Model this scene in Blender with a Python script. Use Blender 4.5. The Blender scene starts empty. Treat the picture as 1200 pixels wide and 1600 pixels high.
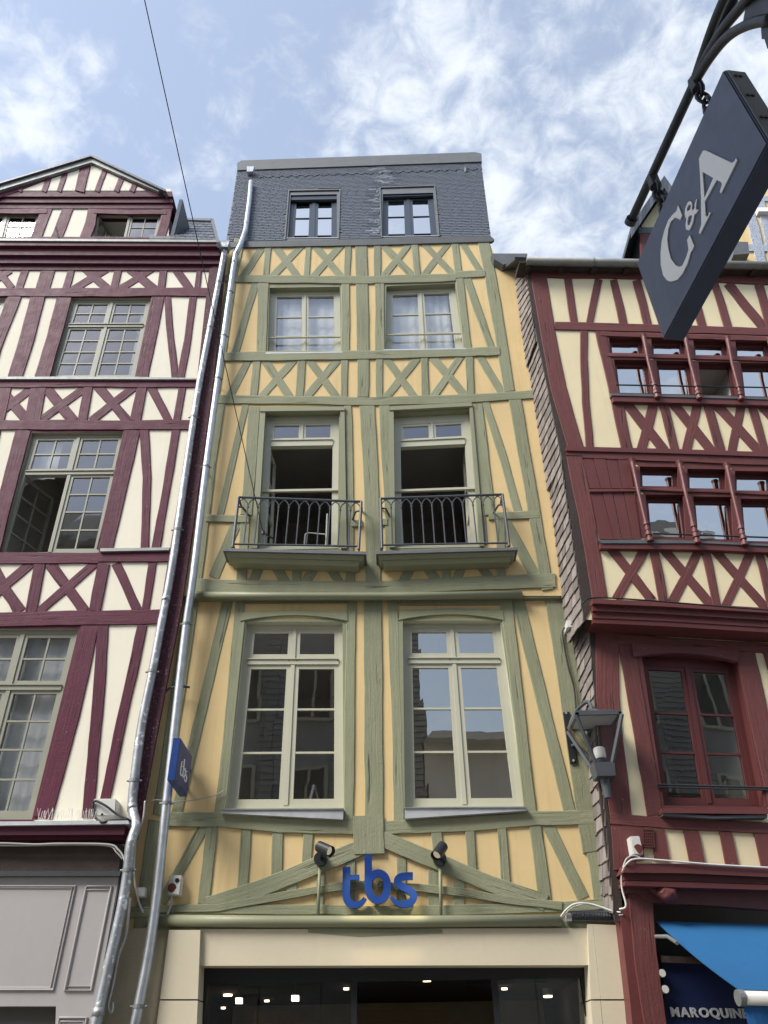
import bpy, bmesh, math, random
from mathutils import Vector, Matrix
from mathutils.geometry import tessellate_polygon, delaunay_2d_cdt
random.seed(7)
R = math.radians
SC = bpy.context.scene
COL = SC.collection

# ------------------------------------------------------------------ camera
FPX, PITCH, ROLL, CAMP = 1202.0, R(36.5), -0.0197, Vector((0, -9.0, 1.6))
_f = Vector((0, math.cos(PITCH), math.sin(PITCH)))
_r0 = Vector((1, 0, 0)); _u0 = Vector((0, -math.sin(PITCH), math.cos(PITCH)))
_r = _r0 * math.cos(ROLL) + _u0 * math.sin(ROLL)
_u = _u0 * math.cos(ROLL) - _r0 * math.sin(ROLL)
cam = bpy.data.cameras.new('camera'); camo = bpy.data.objects.new('camera', cam); COL.objects.link(camo)
cam.sensor_fit = 'VERTICAL'; cam.sensor_height = 24.0; cam.lens = 24.0 * FPX / 1600.0
cam.clip_start = 0.05; cam.clip_end = 2000
camo.matrix_world = Matrix(((_r.x, _u.x, -_f.x, CAMP.x), (_r.y, _u.y, -_f.y, CAMP.y), (_r.z, _u.z, -_f.z, CAMP.z), (0, 0, 0, 1)))
SC.camera = camo
SC.view_settings.view_transform = 'Standard'; SC.view_settings.look = 'None'
SC.view_settings.exposure = 1.78; SC.view_settings.gamma = 1.0
SC.view_settings.use_curve_mapping = False
SC.cycles.max_bounces = 8; SC.cycles.transparent_max_bounces = 12

def ray(px, py):
    return (_f * FPX + _r * (px - 600.0) - _u * (py - 800.0)).normalized()

# ------------------------------------------------------------------ sky and sun
SUN_EL, SUN_AZ = R(47), R(235)          # azimuth clockwise from +Y (north)
w = bpy.data.worlds.new('World'); SC.world = w; w.use_nodes = True
nt = w.node_tree; nt.nodes.clear()
def N(t, **k):
    n = nt.nodes.new(t)
    for a, b in k.items(): setattr(n, a, b)
    return n
def L(a, b): nt.links.new(a, b)
sky = N('ShaderNodeTexSky', sky_type='NISHITA', sun_disc=False, sun_elevation=SUN_EL, sun_rotation=SUN_AZ)
sky.air_density = 1.0; sky.dust_density = 1.2; sky.ozone_density = 1.0
tc = N('ShaderNodeTexCoord')
sep = N('ShaderNodeSeparateXYZ'); L(tc.outputs['Generated'], sep.inputs[0])
def M(op, a, b=None, c=None, clamp=False):
    n = N('ShaderNodeMath', operation=op, use_clamp=clamp)
    for i, v in enumerate((a, b, c)):
        if v is None: continue
        if isinstance(v, (int, float)): n.inputs[i].default_value = v
        else: L(v, n.inputs[i])
    return n.outputs[0]
zz = M('ADD', M('MAXIMUM', sep.outputs[2], 0.02), 0.12)
cmb = N('ShaderNodeCombineXYZ'); L(M('DIVIDE', sep.outputs[0], zz), cmb.inputs[0]); L(M('DIVIDE', sep.outputs[1], zz), cmb.inputs[1])
def noise(scale, detail, rough, off, dist=0.0):
    ad = N('ShaderNodeVectorMath', operation='ADD'); L(cmb.outputs[0], ad.inputs[0]); ad.inputs[1].default_value = off
    n = N('ShaderNodeTexNoise'); n.inputs['Scale'].default_value = scale; n.inputs['Detail'].default_value = detail
    n.inputs['Roughness'].default_value = rough; n.inputs['Distortion'].default_value = dist
    L(ad.outputs[0], n.inputs['Vector']); return n.outputs['Fac']
n1 = noise(9.0, 12, 0.58, (3.1, 1.7, 0.4), 0.55)
n2 = noise(24.0, 8, 0.62, (0.3, 5.2, 0.9), 0.5)
n3 = noise(1.1, 4, 0.5, (7.3, 2.2, 0.1))
# cloud banks where the photograph has them (directions on the cloud layer)
def layer(px, py):
    d = ray(px, py); z = max(d.z, .02) + .12
    return Vector((d.x / z, d.y / z, 0))
bank = None
for (px, py, rad, wt) in ((960, 90, .24, .25), (900, 170, .16, .18), (700, 40, .10, .36), (650, 170, .12, .33), (760, 190, .07, .24), (780, 320, .07, .30),
                          (35, 215, .07, .40), (45, 110, .07, .26), (1000, 250, .10, .18), (330, 110, .10, .14), (1180, 200, .12, .2), (560, 40, .05, .18)):
    v = N('ShaderNodeVectorMath', operation='DISTANCE'); L(cmb.outputs[0], v.inputs[0]); v.inputs[1].default_value = layer(px, py)
    q = M('MULTIPLY', M('SUBTRACT', 1.0, M('DIVIDE', v.outputs['Value'], rad * 1.45), clamp=True), wt * .66)
    bank = q if bank is None else M('MAXIMUM', bank, q)
base = M('ADD', M('MULTIPLY', n1, 0.60), M('MULTIPLY', n2, 0.40))
dens = M('ADD', M('ADD', base, bank), M('MULTIPLY', M('SUBTRACT', n3, .5), 0.25))
mr = N('ShaderNodeMapRange', interpolation_type='SMOOTHSTEP'); L(dens, mr.inputs[0])
mr.inputs[1].default_value = 0.51; mr.inputs[2].default_value = 0.79; mr.inputs[3].default_value = 0.0; mr.inputs[4].default_value = 1.0
veil = M('ADD', M('MULTIPLY', mr.outputs[0], 0.68), 0.29)
mx = N('ShaderNodeMix', data_type='RGBA'); L(veil, mx.inputs[0]); L(sky.outputs[0], mx.inputs[6])
mx.inputs[7].default_value = (3.75, 3.98, 4.25, 1)
bg = N('ShaderNodeBackground'); L(mx.outputs[2], bg.inputs[0]); bg.inputs[1].default_value = 0.076
wo = N('ShaderNodeOutputWorld'); L(bg.outputs[0], wo.inputs[0])

sl = bpy.data.lights.new('sun', 'SUN'); sl.energy = 1.5; sl.angle = R(25); sl.color = (1.0, 0.965, 0.91)
so = bpy.data.objects.new('sun', sl); COL.objects.link(so)
sd = Vector((math.sin(SUN_AZ) * math.cos(SUN_EL), math.cos(SUN_AZ) * math.cos(SUN_EL), math.sin(SUN_EL)))
so.rotation_euler = sd.to_track_quat('Z', 'Y').to_euler(); so.location = (0, -20, 40)

# ------------------------------------------------------------------ materials
def lin(c):
    return tuple(((v / 255.0) / 12.92 if v / 255.0 <= .04045 else ((v / 255.0 + .055) / 1.055) ** 2.4) for v in c)
MATS = {}
def mat(name, rgb, rough=.7, var=.12, vs=1.5, bump=.15, bs=60, metal=0.0, rnd=0.0, grain=0.0, wear=None, wearamt=.0, wears=14, streak=0.0, spec=.35, fine=.04):
    m = bpy.data.materials.new(name); m.use_nodes = True; t = m.node_tree; t.nodes.clear()
    def n(ty, **k):
        x = t.nodes.new(ty)
        for a, b in k.items(): setattr(x, a, b)
        return x
    def lk(a, b): t.links.new(a, b)
    def mth(op, a, b):
        x = n('ShaderNodeMath', operation=op)
        for i, v in enumerate((a, b)):
            if isinstance(v, (int, float)): x.inputs[i].default_value = v
            else: lk(v, x.inputs[i])
        return x.outputs[0]
    co = n('ShaderNodeTexCoord'); oi = n('ShaderNodeObjectInfo')
    off = n('ShaderNodeVectorMath', operation='MULTIPLY_ADD'); off.inputs[0].default_value = (1, 1, 1)
    sc_ = n('ShaderNodeVectorMath', operation='SCALE'); sc_.inputs[0].default_value = (37, 19, 53); lk(oi.outputs['Random'], sc_.inputs['Scale'])
    ad = n('ShaderNodeVectorMath', operation='ADD'); lk(co.outputs['Object'], ad.inputs[0])
    if rnd or grain: lk(sc_.outputs[0], ad.inputs[1])
    vec = ad.outputs[0]
    t.nodes.remove(off)
    def nz(scale, det=4, rg=.55, v=vec):
        x = n('ShaderNodeTexNoise'); x.inputs['Scale'].default_value = scale; x.inputs['Detail'].default_value = det; x.inputs['Roughness'].default_value = rg
        lk(v, x.inputs['Vector']); return x.outputs['Fac']
    f = mth('MULTIPLY', mth('SUBTRACT', nz(vs, 5), .5), 2 * var * 1.6)
    f = mth('ADD', f, mth('MULTIPLY', mth('SUBTRACT', nz(vs * 14, 3), .5), 2 * fine))
    if streak:
        mp = n('ShaderNodeMapping'); mp.inputs['Scale'].default_value = (9, 9, .5); lk(co.outputs['Object'], mp.inputs[0])
        s = mth('MULTIPLY', mth('MAXIMUM', mth('SUBTRACT', nz(1.0, 6, .6, mp.outputs[0]), .54), 0.0), -streak * 4)
        f = mth('ADD', f, s)
    if rnd: f = mth('ADD', f, mth('MULTIPLY', mth('SUBTRACT', oi.outputs['Random'], .5), 2 * rnd))
    gh = None
    if grain:
        ua = n('ShaderNodeVectorMath', operation='ADD'); lk(co.outputs['UV'], ua.inputs[0]); lk(sc_.outputs[0], ua.inputs[1])
        mp = n('ShaderNodeMapping'); mp.inputs['Scale'].default_value = (1.6, 34, 1); lk(ua.outputs[0], mp.inputs[0])
        g = nz(1.0, 5, .6, mp.outputs[0])
        mp2 = n('ShaderNodeMapping'); mp2.inputs['Scale'].default_value = (1.1, 13, 1); lk(ua.outputs[0], mp2.inputs[0])
        ck = nz(1.3, 3, .5, mp2.outputs[0])
        crack = mth('MULTIPLY', mth('MAXIMUM', mth('SUBTRACT', .365, ck), 0.0), 9.0)
        crack = mth('MINIMUM', crack, 1.0)
        f = mth('ADD', f, mth('MULTIPLY', mth('SUBTRACT', g, .5), grain))
        f = mth('SUBTRACT', f, mth('MULTIPLY', crack, min(.75, grain * 2.2)))
        gh = mth('SUBTRACT', g, mth('MULTIPLY', crack, 1.6))
    fac = mth('ADD', f, 1.0)
    col = n('ShaderNodeVectorMath', operation='SCALE'); col.inputs[0].default_value = rgb; lk(fac, col.inputs['Scale'])
    cout = col.outputs[0]
    if wear:
        wn = mth('MULTIPLY', mth('MAXIMUM', mth('SUBTRACT', nz(wears, 6, .68), .66 - wearamt), 0.0), 16)
        wn = mth('MINIMUM', wn, 1.0)
        x = n('ShaderNodeMix', data_type='RGBA'); lk(wn, x.inputs[0]); lk(cout, x.inputs[6]); x.inputs[7].default_value = (*wear, 1); cout = x.outputs[2]
    b = n('ShaderNodeBsdfPrincipled'); lk(cout, b.inputs['Base Color'])
    b.inputs['Metallic'].default_value = metal; b.inputs['Specular IOR Level'].default_value = spec
    rr = mth('ADD', mth('MULTIPLY', mth('SUBTRACT', nz(vs * 5, 3), .5), .25), rough); lk(rr, b.inputs['Roughness'])
    if bump:
        bp = n('ShaderNodeBump'); bp.inputs['Strength'].default_value = bump; bp.inputs['Distance'].default_value = .01
        h = nz(bs, 4)
        h = mth('ADD', h, mth('MULTIPLY', nz(bs * .12, 3), 1.6))
        if gh is not None: h = mth('ADD', h, mth('MULTIPLY', gh, 1.8))
        lk(h, bp.inputs['Height']); lk(bp.outputs[0], b.inputs['Normal'])
    o = n('ShaderNodeOutputMaterial'); lk(b.outputs[0], o.inputs[0])
    MATS[name] = m; return m

mat('yellow_plaster', (.67, .495, .245), .85, .09, .9, .18, 45, streak=.17, fine=.03)
mat('green_timber', (.25, .255, .160), .7, .14, 1.1, .4, 40, grain=.24, rnd=.07, spec=.25, streak=.10, wear=(.31, .31, .22), wearamt=.0, wears=9)
mat('green_metal', (.25, .255, .160), .5, .06, 3, .05, 30)
mat('cream_plaster', (.79, .74, .60), .85, .05, .9, .10, 45, streak=.07, fine=.02)
mat('maroon_timber', (.090, .0165, .035), .6, .14, 1.4, .3, 40, grain=.32, spec=.2, rnd=.06, wear=(.3, .2, .2), wearamt=.0, wears=22)
mat('maroon_paint', (.072, .015, .029), .6, .08, 2, .1, 30, spec=.2)
mat('worn_maroon', (.075, .023, .034), .75, .2, 3, .5, 60, wear=(.35, .28, .27), wearamt=.07, wears=30)
mat('red_timber', (.145, .049, .045), .6, .14, 1.4, .4, 40, grain=.45, spec=.25, rnd=.06, wear=(.35, .22, .18), wearamt=.0, wears=18)
mat('red_paint', (.135, .040, .037), .5, .12, 2, .2, 30, streak=.12)
mat('straw_plaster', (.78, .67, .43), .85, .06, 1.0, .16, 35, streak=.10, fine=.03)
mat('grey_frame', (.27, .265, .205), .45, .06, 3, .05, 40)
mat('sage_frame', (.48, .47, .36), .4, .05, 3, .04, 40)
mat('slate_frame', (.035, .045, .06), .4, .05, 3, .04, 40)
mat('red_frame', (.098, .028, .027), .4, .1, 3, .08, 40)
mat('slate', (.078, .086, .101), .45, .16, 6, .25, 50, rnd=.36, wear=(.3, .32, .35), wearamt=.02, wears=7)
mat('far_slate', (.30, .30, .29), .8, .2, 5, .3, 40, rnd=.1)
mat('pale_slate', (.15, .165, .19), .5, .25, 9, .25, 50, rnd=.3, wear=(.42, .44, .46), wearamt=.09, wears=14)
mat('wood_shingle', (.20, .172, .155), .85, .2, 9, .6, 40, rnd=.32)
mat('zinc', (.60, .61, .62), .35, .14, 4, .05, 30, metal=.45)
mat('old_zinc', (.24, .25, .24), .55, .2, 4, .15, 30, metal=.4, streak=.25)
mat('pipe_zinc', (.50, .52, .54), .40, .25, 7, .12, 16, metal=.7, streak=.3)
mat('worn_pipe', (.34, .35, .36), .5, .25, 5, .25, 14, metal=.75, wear=(.75, .75, .75), wearamt=.1, wears=12)
mat('lead', (.13, .135, .14), .6, .2, 5, .3, 20, metal=.3)
mat('black_iron', (.035, .038, .042), .5, .15, 6, .15, 60)
mat('grey_iron', (.075, .082, .09), .45, .12, 6, .15, 60)
mat('sign_navy', (.075, .090, .138), .45, .10, 3, .05, 30, streak=.12)
mat('cap_zinc', (.11, .114, .114), .6, .15, 4, .1, 30, metal=.2, streak=.15)
mat('lamp_reflector', (.42, .42, .41), .6, .05, 4, 0)
mat('sign_grey', (.21, .22, .23), .45, .06, 2, .03, 40)
mat('sign_letter', (.85, .84, .80), .5, .03, 2, .02, 40)
mat('logo_blue', (.012, .045, .21), .35, .06, 3, .02, 40)
mat('blue_box', (.012, .045, .19), .35, .05, 3, .02, 40)
mat('blue_face', (.06, .072, .18), .55, .05, 3, .02, 40)
mat('white_print', (.8, .8, .8), .5, .02, 2, 0, 40)
mat('stone_panel', (.60, .53, .385), .7, .05, 1.2, .06, 70, streak=.05)
mat('render_beige', (.46, .40, .28), .9, .16, 2, .4, 30, streak=.15)
mat('pink_panel', (.36, .335, .325), .55, .05, 1.2, .04, 40, streak=.04)
mat('dark_brown', (.05, .034, .028), .8, .3, 4, .5, 30, wear=(.2, .15, .1), wearamt=-.04, wears=12)
mat('dark_metal', (.02, .022, .024), .4, .1, 3, .05, 40)
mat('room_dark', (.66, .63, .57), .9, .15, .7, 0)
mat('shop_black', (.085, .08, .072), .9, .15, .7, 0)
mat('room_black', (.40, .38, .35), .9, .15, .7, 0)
mat('white_plastic', (.62, .61, .56), .45, .04, 4, .02, 40)
mat('grey_cable', (.42, .41, .38), .6, .1, 5, 0)
mat('black_cable', (.02, .02, .02), .6, .1, 5, 0)
mat('awning_blue', (.018, .115, .27), .75, .06, 1.5, .1, 90, streak=.05)
mat('awning_valance', (.014, .10, .27), .75, .06, 1.5, .1, 90)
mat('fascia_navy', (.006, .010, .045), .5, .06, 2, .02, 40)
mat('fascia_letter', (.35, .35, .36), .5, .04, 2, 0)
mat('curtain', (.78, .77, .75), .9, .06, 4, 0)
mat('dark_roof', (.06, .055, .05), .8, .2, 3, .3, 30)
mat('asphalt', (.06, .06, .06), .9, .15, 2, .4, 80)
mat('paving', (.28, .26, .23), .85, .15, 2, .3, 50)
mat('stone_far', (.76, .74, .70), .9, .12, 1.0, .2, 30, streak=.15)
mat('blue_timber', (.38, .41, .47), .8, .12, 3, .2, 40, wear=(.13, .15, .2), wearamt=.14, wears=22)
mat('red_button', (.12, .03, .025), .5, .1, 5, 0)
mat('pale_wood', (.3, .2, .12), .7, .1, 3, .05)

def glass(name, tint, refl, rough=0.0, wav=.02, ws=2.5, gc=(.9, .92, .95)):
    m = bpy.data.materials.new(name); m.use_nodes = True; t = m.node_tree; t.nodes.clear()
    tr = t.nodes.new('ShaderNodeBsdfTransparent'); tr.inputs[0].default_value = (*tint, 1)
    gl = t.nodes.new('ShaderNodeBsdfGlossy'); gl.inputs['Roughness'].default_value = rough; gl.inputs['Color'].default_value = (*gc, 1)
    lw0 = t.nodes.new('ShaderNodeLayerWeight'); lw0.inputs['Blend'].default_value = .5
    pw = t.nodes.new('ShaderNodeMath'); pw.operation = 'POWER'; t.links.new(lw0.outputs['Facing'], pw.inputs[0]); pw.inputs[1].default_value = 5.0
    lw = t.nodes.new('ShaderNodeMath'); lw.operation = 'MULTIPLY_ADD'; t.links.new(pw.outputs[0], lw.inputs[0]); lw.inputs[1].default_value = .96; lw.inputs[2].default_value = .04
    mu = t.nodes.new('ShaderNodeMath'); mu.operation = 'MULTIPLY_ADD'; mu.use_clamp = True
    t.links.new(lw.outputs[0], mu.inputs[0]); mu.inputs[1].default_value = refl; mu.inputs[2].default_value = .02
    mi = t.nodes.new('ShaderNodeMixShader'); t.links.new(mu.outputs[0], mi.inputs[0]); t.links.new(tr.outputs[0], mi.inputs[1]); t.links.new(gl.outputs[0], mi.inputs[2])
    nz = t.nodes.new('ShaderNodeTexNoise'); nz.inputs['Scale'].default_value = ws; nz.inputs['Detail'].default_value = 2
    co = t.nodes.new('ShaderNodeTexCoord'); t.links.new(co.outputs['Object'], nz.inputs['Vector'])
    bp = t.nodes.new('ShaderNodeBump'); bp.inputs['Strength'].default_value = wav; bp.inputs['Distance'].default_value = .1
    t.links.new(nz.outputs['Fac'], bp.inputs['Height']); t.links.new(bp.outputs[0], gl.inputs['Normal'])
    o = t.nodes.new('ShaderNodeOutputMaterial'); t.links.new(mi.outputs[0], o.inputs[0]); MATS[name] = m
glass('glass', (.92, .93, .92), 4.6, 0, .004)
glass('glass_old', (.86, .88, .9), 4.0, .03, .015, 1.3)
glass('glass_bright', (.8, .84, .86), 15.0, .01, .03, 2, (.98, .95, .88))
glass('glass_clear', (.9, .92, .92), 8.5, 0, .004, 2.5, (.97, .93, .83))
glass('glass_shop', (.9, .92, .92), 1.6, 0, .004)
glass('lamp_glass', (.97, .97, .97), .6, .02, .02)
def emit(name, rgb, s):
    m = bpy.data.materials.new(name); m.use_nodes = True; t = m.node_tree; t.nodes.clear()
    e = t.nodes.new('ShaderNodeEmission'); e.inputs[0].default_value = (*rgb, 1); e.inputs[1].default_value = s
    o = t.nodes.new('ShaderNodeOutputMaterial'); t.links.new(e.outputs[0], o.inputs[0]); MATS[name] = m
emit('lamp_on', (1, .78, .48), 2.2)
emit('lamp_dim', (1, .86, .6), .12)
emit('lamp_soft', (1, .93, .75), 1.2)

# ------------------------------------------------------------------ object helpers
def obj(name, bm, material, parent=None, smooth=False, **props):
    me = bpy.data.meshes.new(name)
    bmesh.ops.recalc_face_normals(bm, faces=bm.faces[:])
    bm.to_mesh(me); bm.free()
    if smooth:
        for p in me.polygons: p.use_smooth = True
    me.materials.append(MATS[material])
    return link(name, me, parent, **props)
def pinv(o):
    return Matrix.Identity(4) if o.parent else Matrix.Translation(-o.location)
def link(name, me, parent=None, **props):
    o = bpy.data.objects.new(name, me); COL.objects.link(o)
    if parent is not None:
        o.parent = parent; o.matrix_parent_inverse = pinv(parent)
    for k, v in props.items(): o[k] = v
    return o
def thing(name, label, cat, loc, group=None):
    o = bpy.data.objects.new(name, None); COL.objects.link(o); o.location = loc
    o.empty_display_size = .2; o['label'] = label; o['category'] = cat
    if group: o['group'] = group
    return o
def tag(o, label, cat, group=None):
    o['label'] = label; o['category'] = cat
    if group: o['group'] = group
    return o

class Plane:
    def __init__(s, o, n): s.o = Vector(o); s.n = Vector(n).normalized()
    def P(s, p, t=0.0):
        d = ray(*p); o = s.o + s.n * t
        return CAMP + d * ((o - CAMP).dot(s.n) / d.dot(s.n))
    def shift(s, t): return Plane(s.o + s.n * t, s.n)
def zt(ox, oy, s):
    return lambda p: (ox + p[0] / s, oy + p[1] / s)
PX = lambda p: p

def hexa(bm, b, t):
    """b, t: two quads (4 points each, same order)"""
    vb = [bm.verts.new(p) for p in b]; vt = [bm.verts.new(p) for p in t]
    bm.faces.new(vb[::-1]); bm.faces.new(vt)
    for i in range(len(b)):
        j = (i + 1) % len(b); bm.faces.new((vb[i], vb[j], vt[j], vt[i]))
def box(bm, c, s):
    x, y, z = c; a, b, d = s[0] / 2, s[1] / 2, s[2] / 2
    q = [(x - a, y - b), (x + a, y - b), (x + a, y + b), (x - a, y + b)]
    hexa(bm, [(u, v, z - d) for u, v in q], [(u, v, z + d) for u, v in q])
def tube(bm, pts, r, n=8, caps=True):
    pts = [Vector(p) for p in pts]; rings = []
    t0 = (pts[1] - pts[0]).normalized()
    up = Vector((0, 0, 1)) if abs(t0.z) < .9 else Vector((0, 1, 0))
    a = t0.cross(up).normalized()
    for i, p in enumerate(pts):
        t = (pts[min(i + 1, len(pts) - 1)] - pts[max(i - 1, 0)]).normalized()
        a = (a - t * a.dot(t)).normalized(); b = t.cross(a)
        rr = r[i] if isinstance(r, (list, tuple)) else r
        rings.append([bm.verts.new(p + a * math.cos(2 * math.pi * k / n) * rr + b * math.sin(2 * math.pi * k / n) * rr) for k in range(n)])
    for A, B in zip(rings, rings[1:]):
        for k in range(n): bm.faces.new((A[k], A[(k + 1) % n], B[(k + 1) % n], B[k]))
    if caps:
        bm.faces.new(rings[0][::-1]); bm.faces.new(rings[-1])
def spline(pts, k=6):
    pts = [Vector(p) for p in pts]; out = []
    for i in range(len(pts) - 1):
        p0 = pts[max(i - 1, 0)]; p1 = pts[i]; p2 = pts[i + 1]; p3 = pts[min(i + 2, len(pts) - 1)]
        for j in range(k):
            t = j / k
            out.append(.5 * ((2 * p1) + (p2 - p0) * t + (2 * p0 - 5 * p1 + 4 * p2 - p3) * t * t + (3 * p1 - p0 - 3 * p2 + p3) * t ** 3))
    out.append(pts[-1]); return out
def tube_obj(name, pts, r, material, parent=None, n=8, smooth=True, **k):
    bm = bmesh.new(); tube(bm, pts, r, n); return obj(name, bm, material, parent, smooth, **k)

def poly(bm, pl, Z, pts, t, back=-.02):
    """polygon traced on the front face (t in front of the plane), extruded back"""
    f = [pl.P(Z(p), t) for p in pts]; b = [p - pl.n * (t - back) for p in f]
    tri = tessellate_polygon([f])
    vf = [bm.verts.new(p) for p in f]; vb = [bm.verts.new(p) for p in b]
    if len(pts) == 4:
        bm.faces.new(vf); bm.faces.new(vb[::-1])
    else:
        for a in tri:
            bm.faces.new([vf[i] for i in a]); bm.faces.new([vb[i] for i in reversed(a)])
    m = len(pts)
    for i in range(m):
        j = (i + 1) % m; bm.faces.new((vf[i], vf[j], vb[j], vb[i]))
def poly_obj(name, pl, Z, pts, t, material, parent=None, back=-.02, **k):
    bm = bmesh.new(); poly(bm, pl, Z, pts, t, back); return obj(name, bm, material, parent, **k)

_tk = [0]
def timber(parent, name, pl, Z, pts, wd, material, th=.022, wob=.9, seg=26, ch=.9):
    """hand-hewn timber: ribbon along a traced centre line, slightly uneven edges, chamfered arrises, grain along its UV"""
    _tk[0] += 1
    th = th + (_tk[0] * 7 % 101) * .00006
    P2 = [Vector(Z(p)) for p in pts]
    w0 = (Vector(Z((wd, 0))) - Vector(Z((0, 0)))).x / 2
    cl = []
    for a, b in zip(P2, P2[1:]):
        k = max(2, int((b - a).length / seg) + 1)
        cl += [a.lerp(b, i / k) for i in range(k)]
    cl.append(P2[-1])
    L_, R_ = [], []
    wl = random.uniform(-wob, wob); wr = random.uniform(-wob, wob)
    for i, c in enumerate(cl):
        d = (cl[min(i + 1, len(cl) - 1)] - cl[max(i - 1, 0)]).normalized(); nn = Vector((-d.y, d.x))
        wl = wl * .6 + random.uniform(-wob, wob) * .7; wr = wr * .6 + random.uniform(-wob, wob) * .7
        L_.append(c + nn * (w0 + wl)); R_.append(c - nn * (w0 + wr))
    bm = bmesh.new(); uvl = bm.loops.layers.uv.new('UVMap'); rows = []; U = 0; prev = None
    for a, b in zip(L_, R_):
        dd = (a - b); dn = dd.normalized() * min(ch, dd.length * .2)
        fa, fb = pl.P(a - dn, th), pl.P(b + dn, th)
        ba, bb = pl.P(a, th * .55), pl.P(b, th * .55)
        ka, kb = ba - pl.n * (th * .55 + .012), bb - pl.n * (th * .55 + .012)
        mid = (fa + fb) / 2
        if prev is not None: U += (mid - prev).length
        prev = mid; W = (fa - fb).length
        rows.append(([bm.verts.new(v) for v in (ka, ba, fa, fb, bb, kb)], U, W))
    off = random.random() * 20
    for (A, ua, wa), (B, ub, wb) in zip(rows, rows[1:]):
        vs = [-.1, -.02, 0, 1, 1.02, 1.1]
        for k in range(5):
            f = bm.faces.new((A[k], A[k + 1], B[k + 1], B[k]))
            for lp, (u_, v_) in zip(f.loops, ((ua, vs[k] * wa), (ua, vs[k + 1] * wa), (ub, vs[k + 1] * wb), (ub, vs[k] * wb))): lp[uvl].uv = (u_ + off, v_)
    bm.faces.new(rows[0][0]); bm.faces.new(rows[-1][0][::-1])
    return obj(name, bm, material, parent)
TN = {'p': 'post', 'b': 'beam', 'x': 'brace', 's': 'stud'}
def timbers(parent, pl, Z, material, rows, **k):
    for r in rows:
        timber(parent, TN[r[0]], pl, Z, r[2:], r[1], material, th={'p': .016, 'b': .024, 'x': .009, 's': .013}[r[0]], **k)

HOLES = {}
def pt_in(p, Q):
    c = False; j = len(Q) - 1
    for i in range(len(Q)):
        if (Q[i][1] > p[1]) != (Q[j][1] > p[1]) and p[0] < (Q[j][0] - Q[i][0]) * (p[1] - Q[i][1]) / (Q[j][1] - Q[i][1]) + Q[i][0]: c = not c
        j = i
    return c
def wall_sheet(parent, name, pl, Z, pts, holes, material, thick=.0):
    o = pl.P(Z(pts[0])); ux = Vector((0, 0, 1)).cross(pl.n).normalized(); uy = pl.n.cross(ux)
    def to2(v): d = v - o; return Vector((d.dot(ux), d.dot(uy), 0))
    loops = [[to2(pl.P(Z(p))) for p in pts]] + [[to2(v) for v in h] for h in holes]
    flat, eds = [], []
    for l in loops:
        k0 = len(flat); flat += [Vector((v.x, v.y)) for v in l]; eds += [(k0 + i, k0 + (i + 1) % len(l)) for i in range(len(l))]
    flat, _, tri, _, _, _ = delaunay_2d_cdt(flat, eds, [], 0, 1e-5)
    bm = bmesh.new(); vs = [bm.verts.new(o + ux * v.x + uy * v.y) for v in flat]
    L2 = [[(v.x, v.y) for v in l] for l in loops]
    for t in tri:
        c = sum((flat[i] for i in t), Vector((0, 0))) / len(t)
        if not pt_in(c, L2[0]) or any(pt_in(c, h) for h in L2[1:]): continue
        try: bm.faces.new([vs[i] for i in t])
        except ValueError: pass
    return obj(name, bm, material, parent)

def bil(C):
    TL, TR, BR, BL = C
    return lambda u, v: (BL * (1 - u) + BR * u) * (1 - v) + (TL * (1 - u) + TR * u) * v

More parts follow.
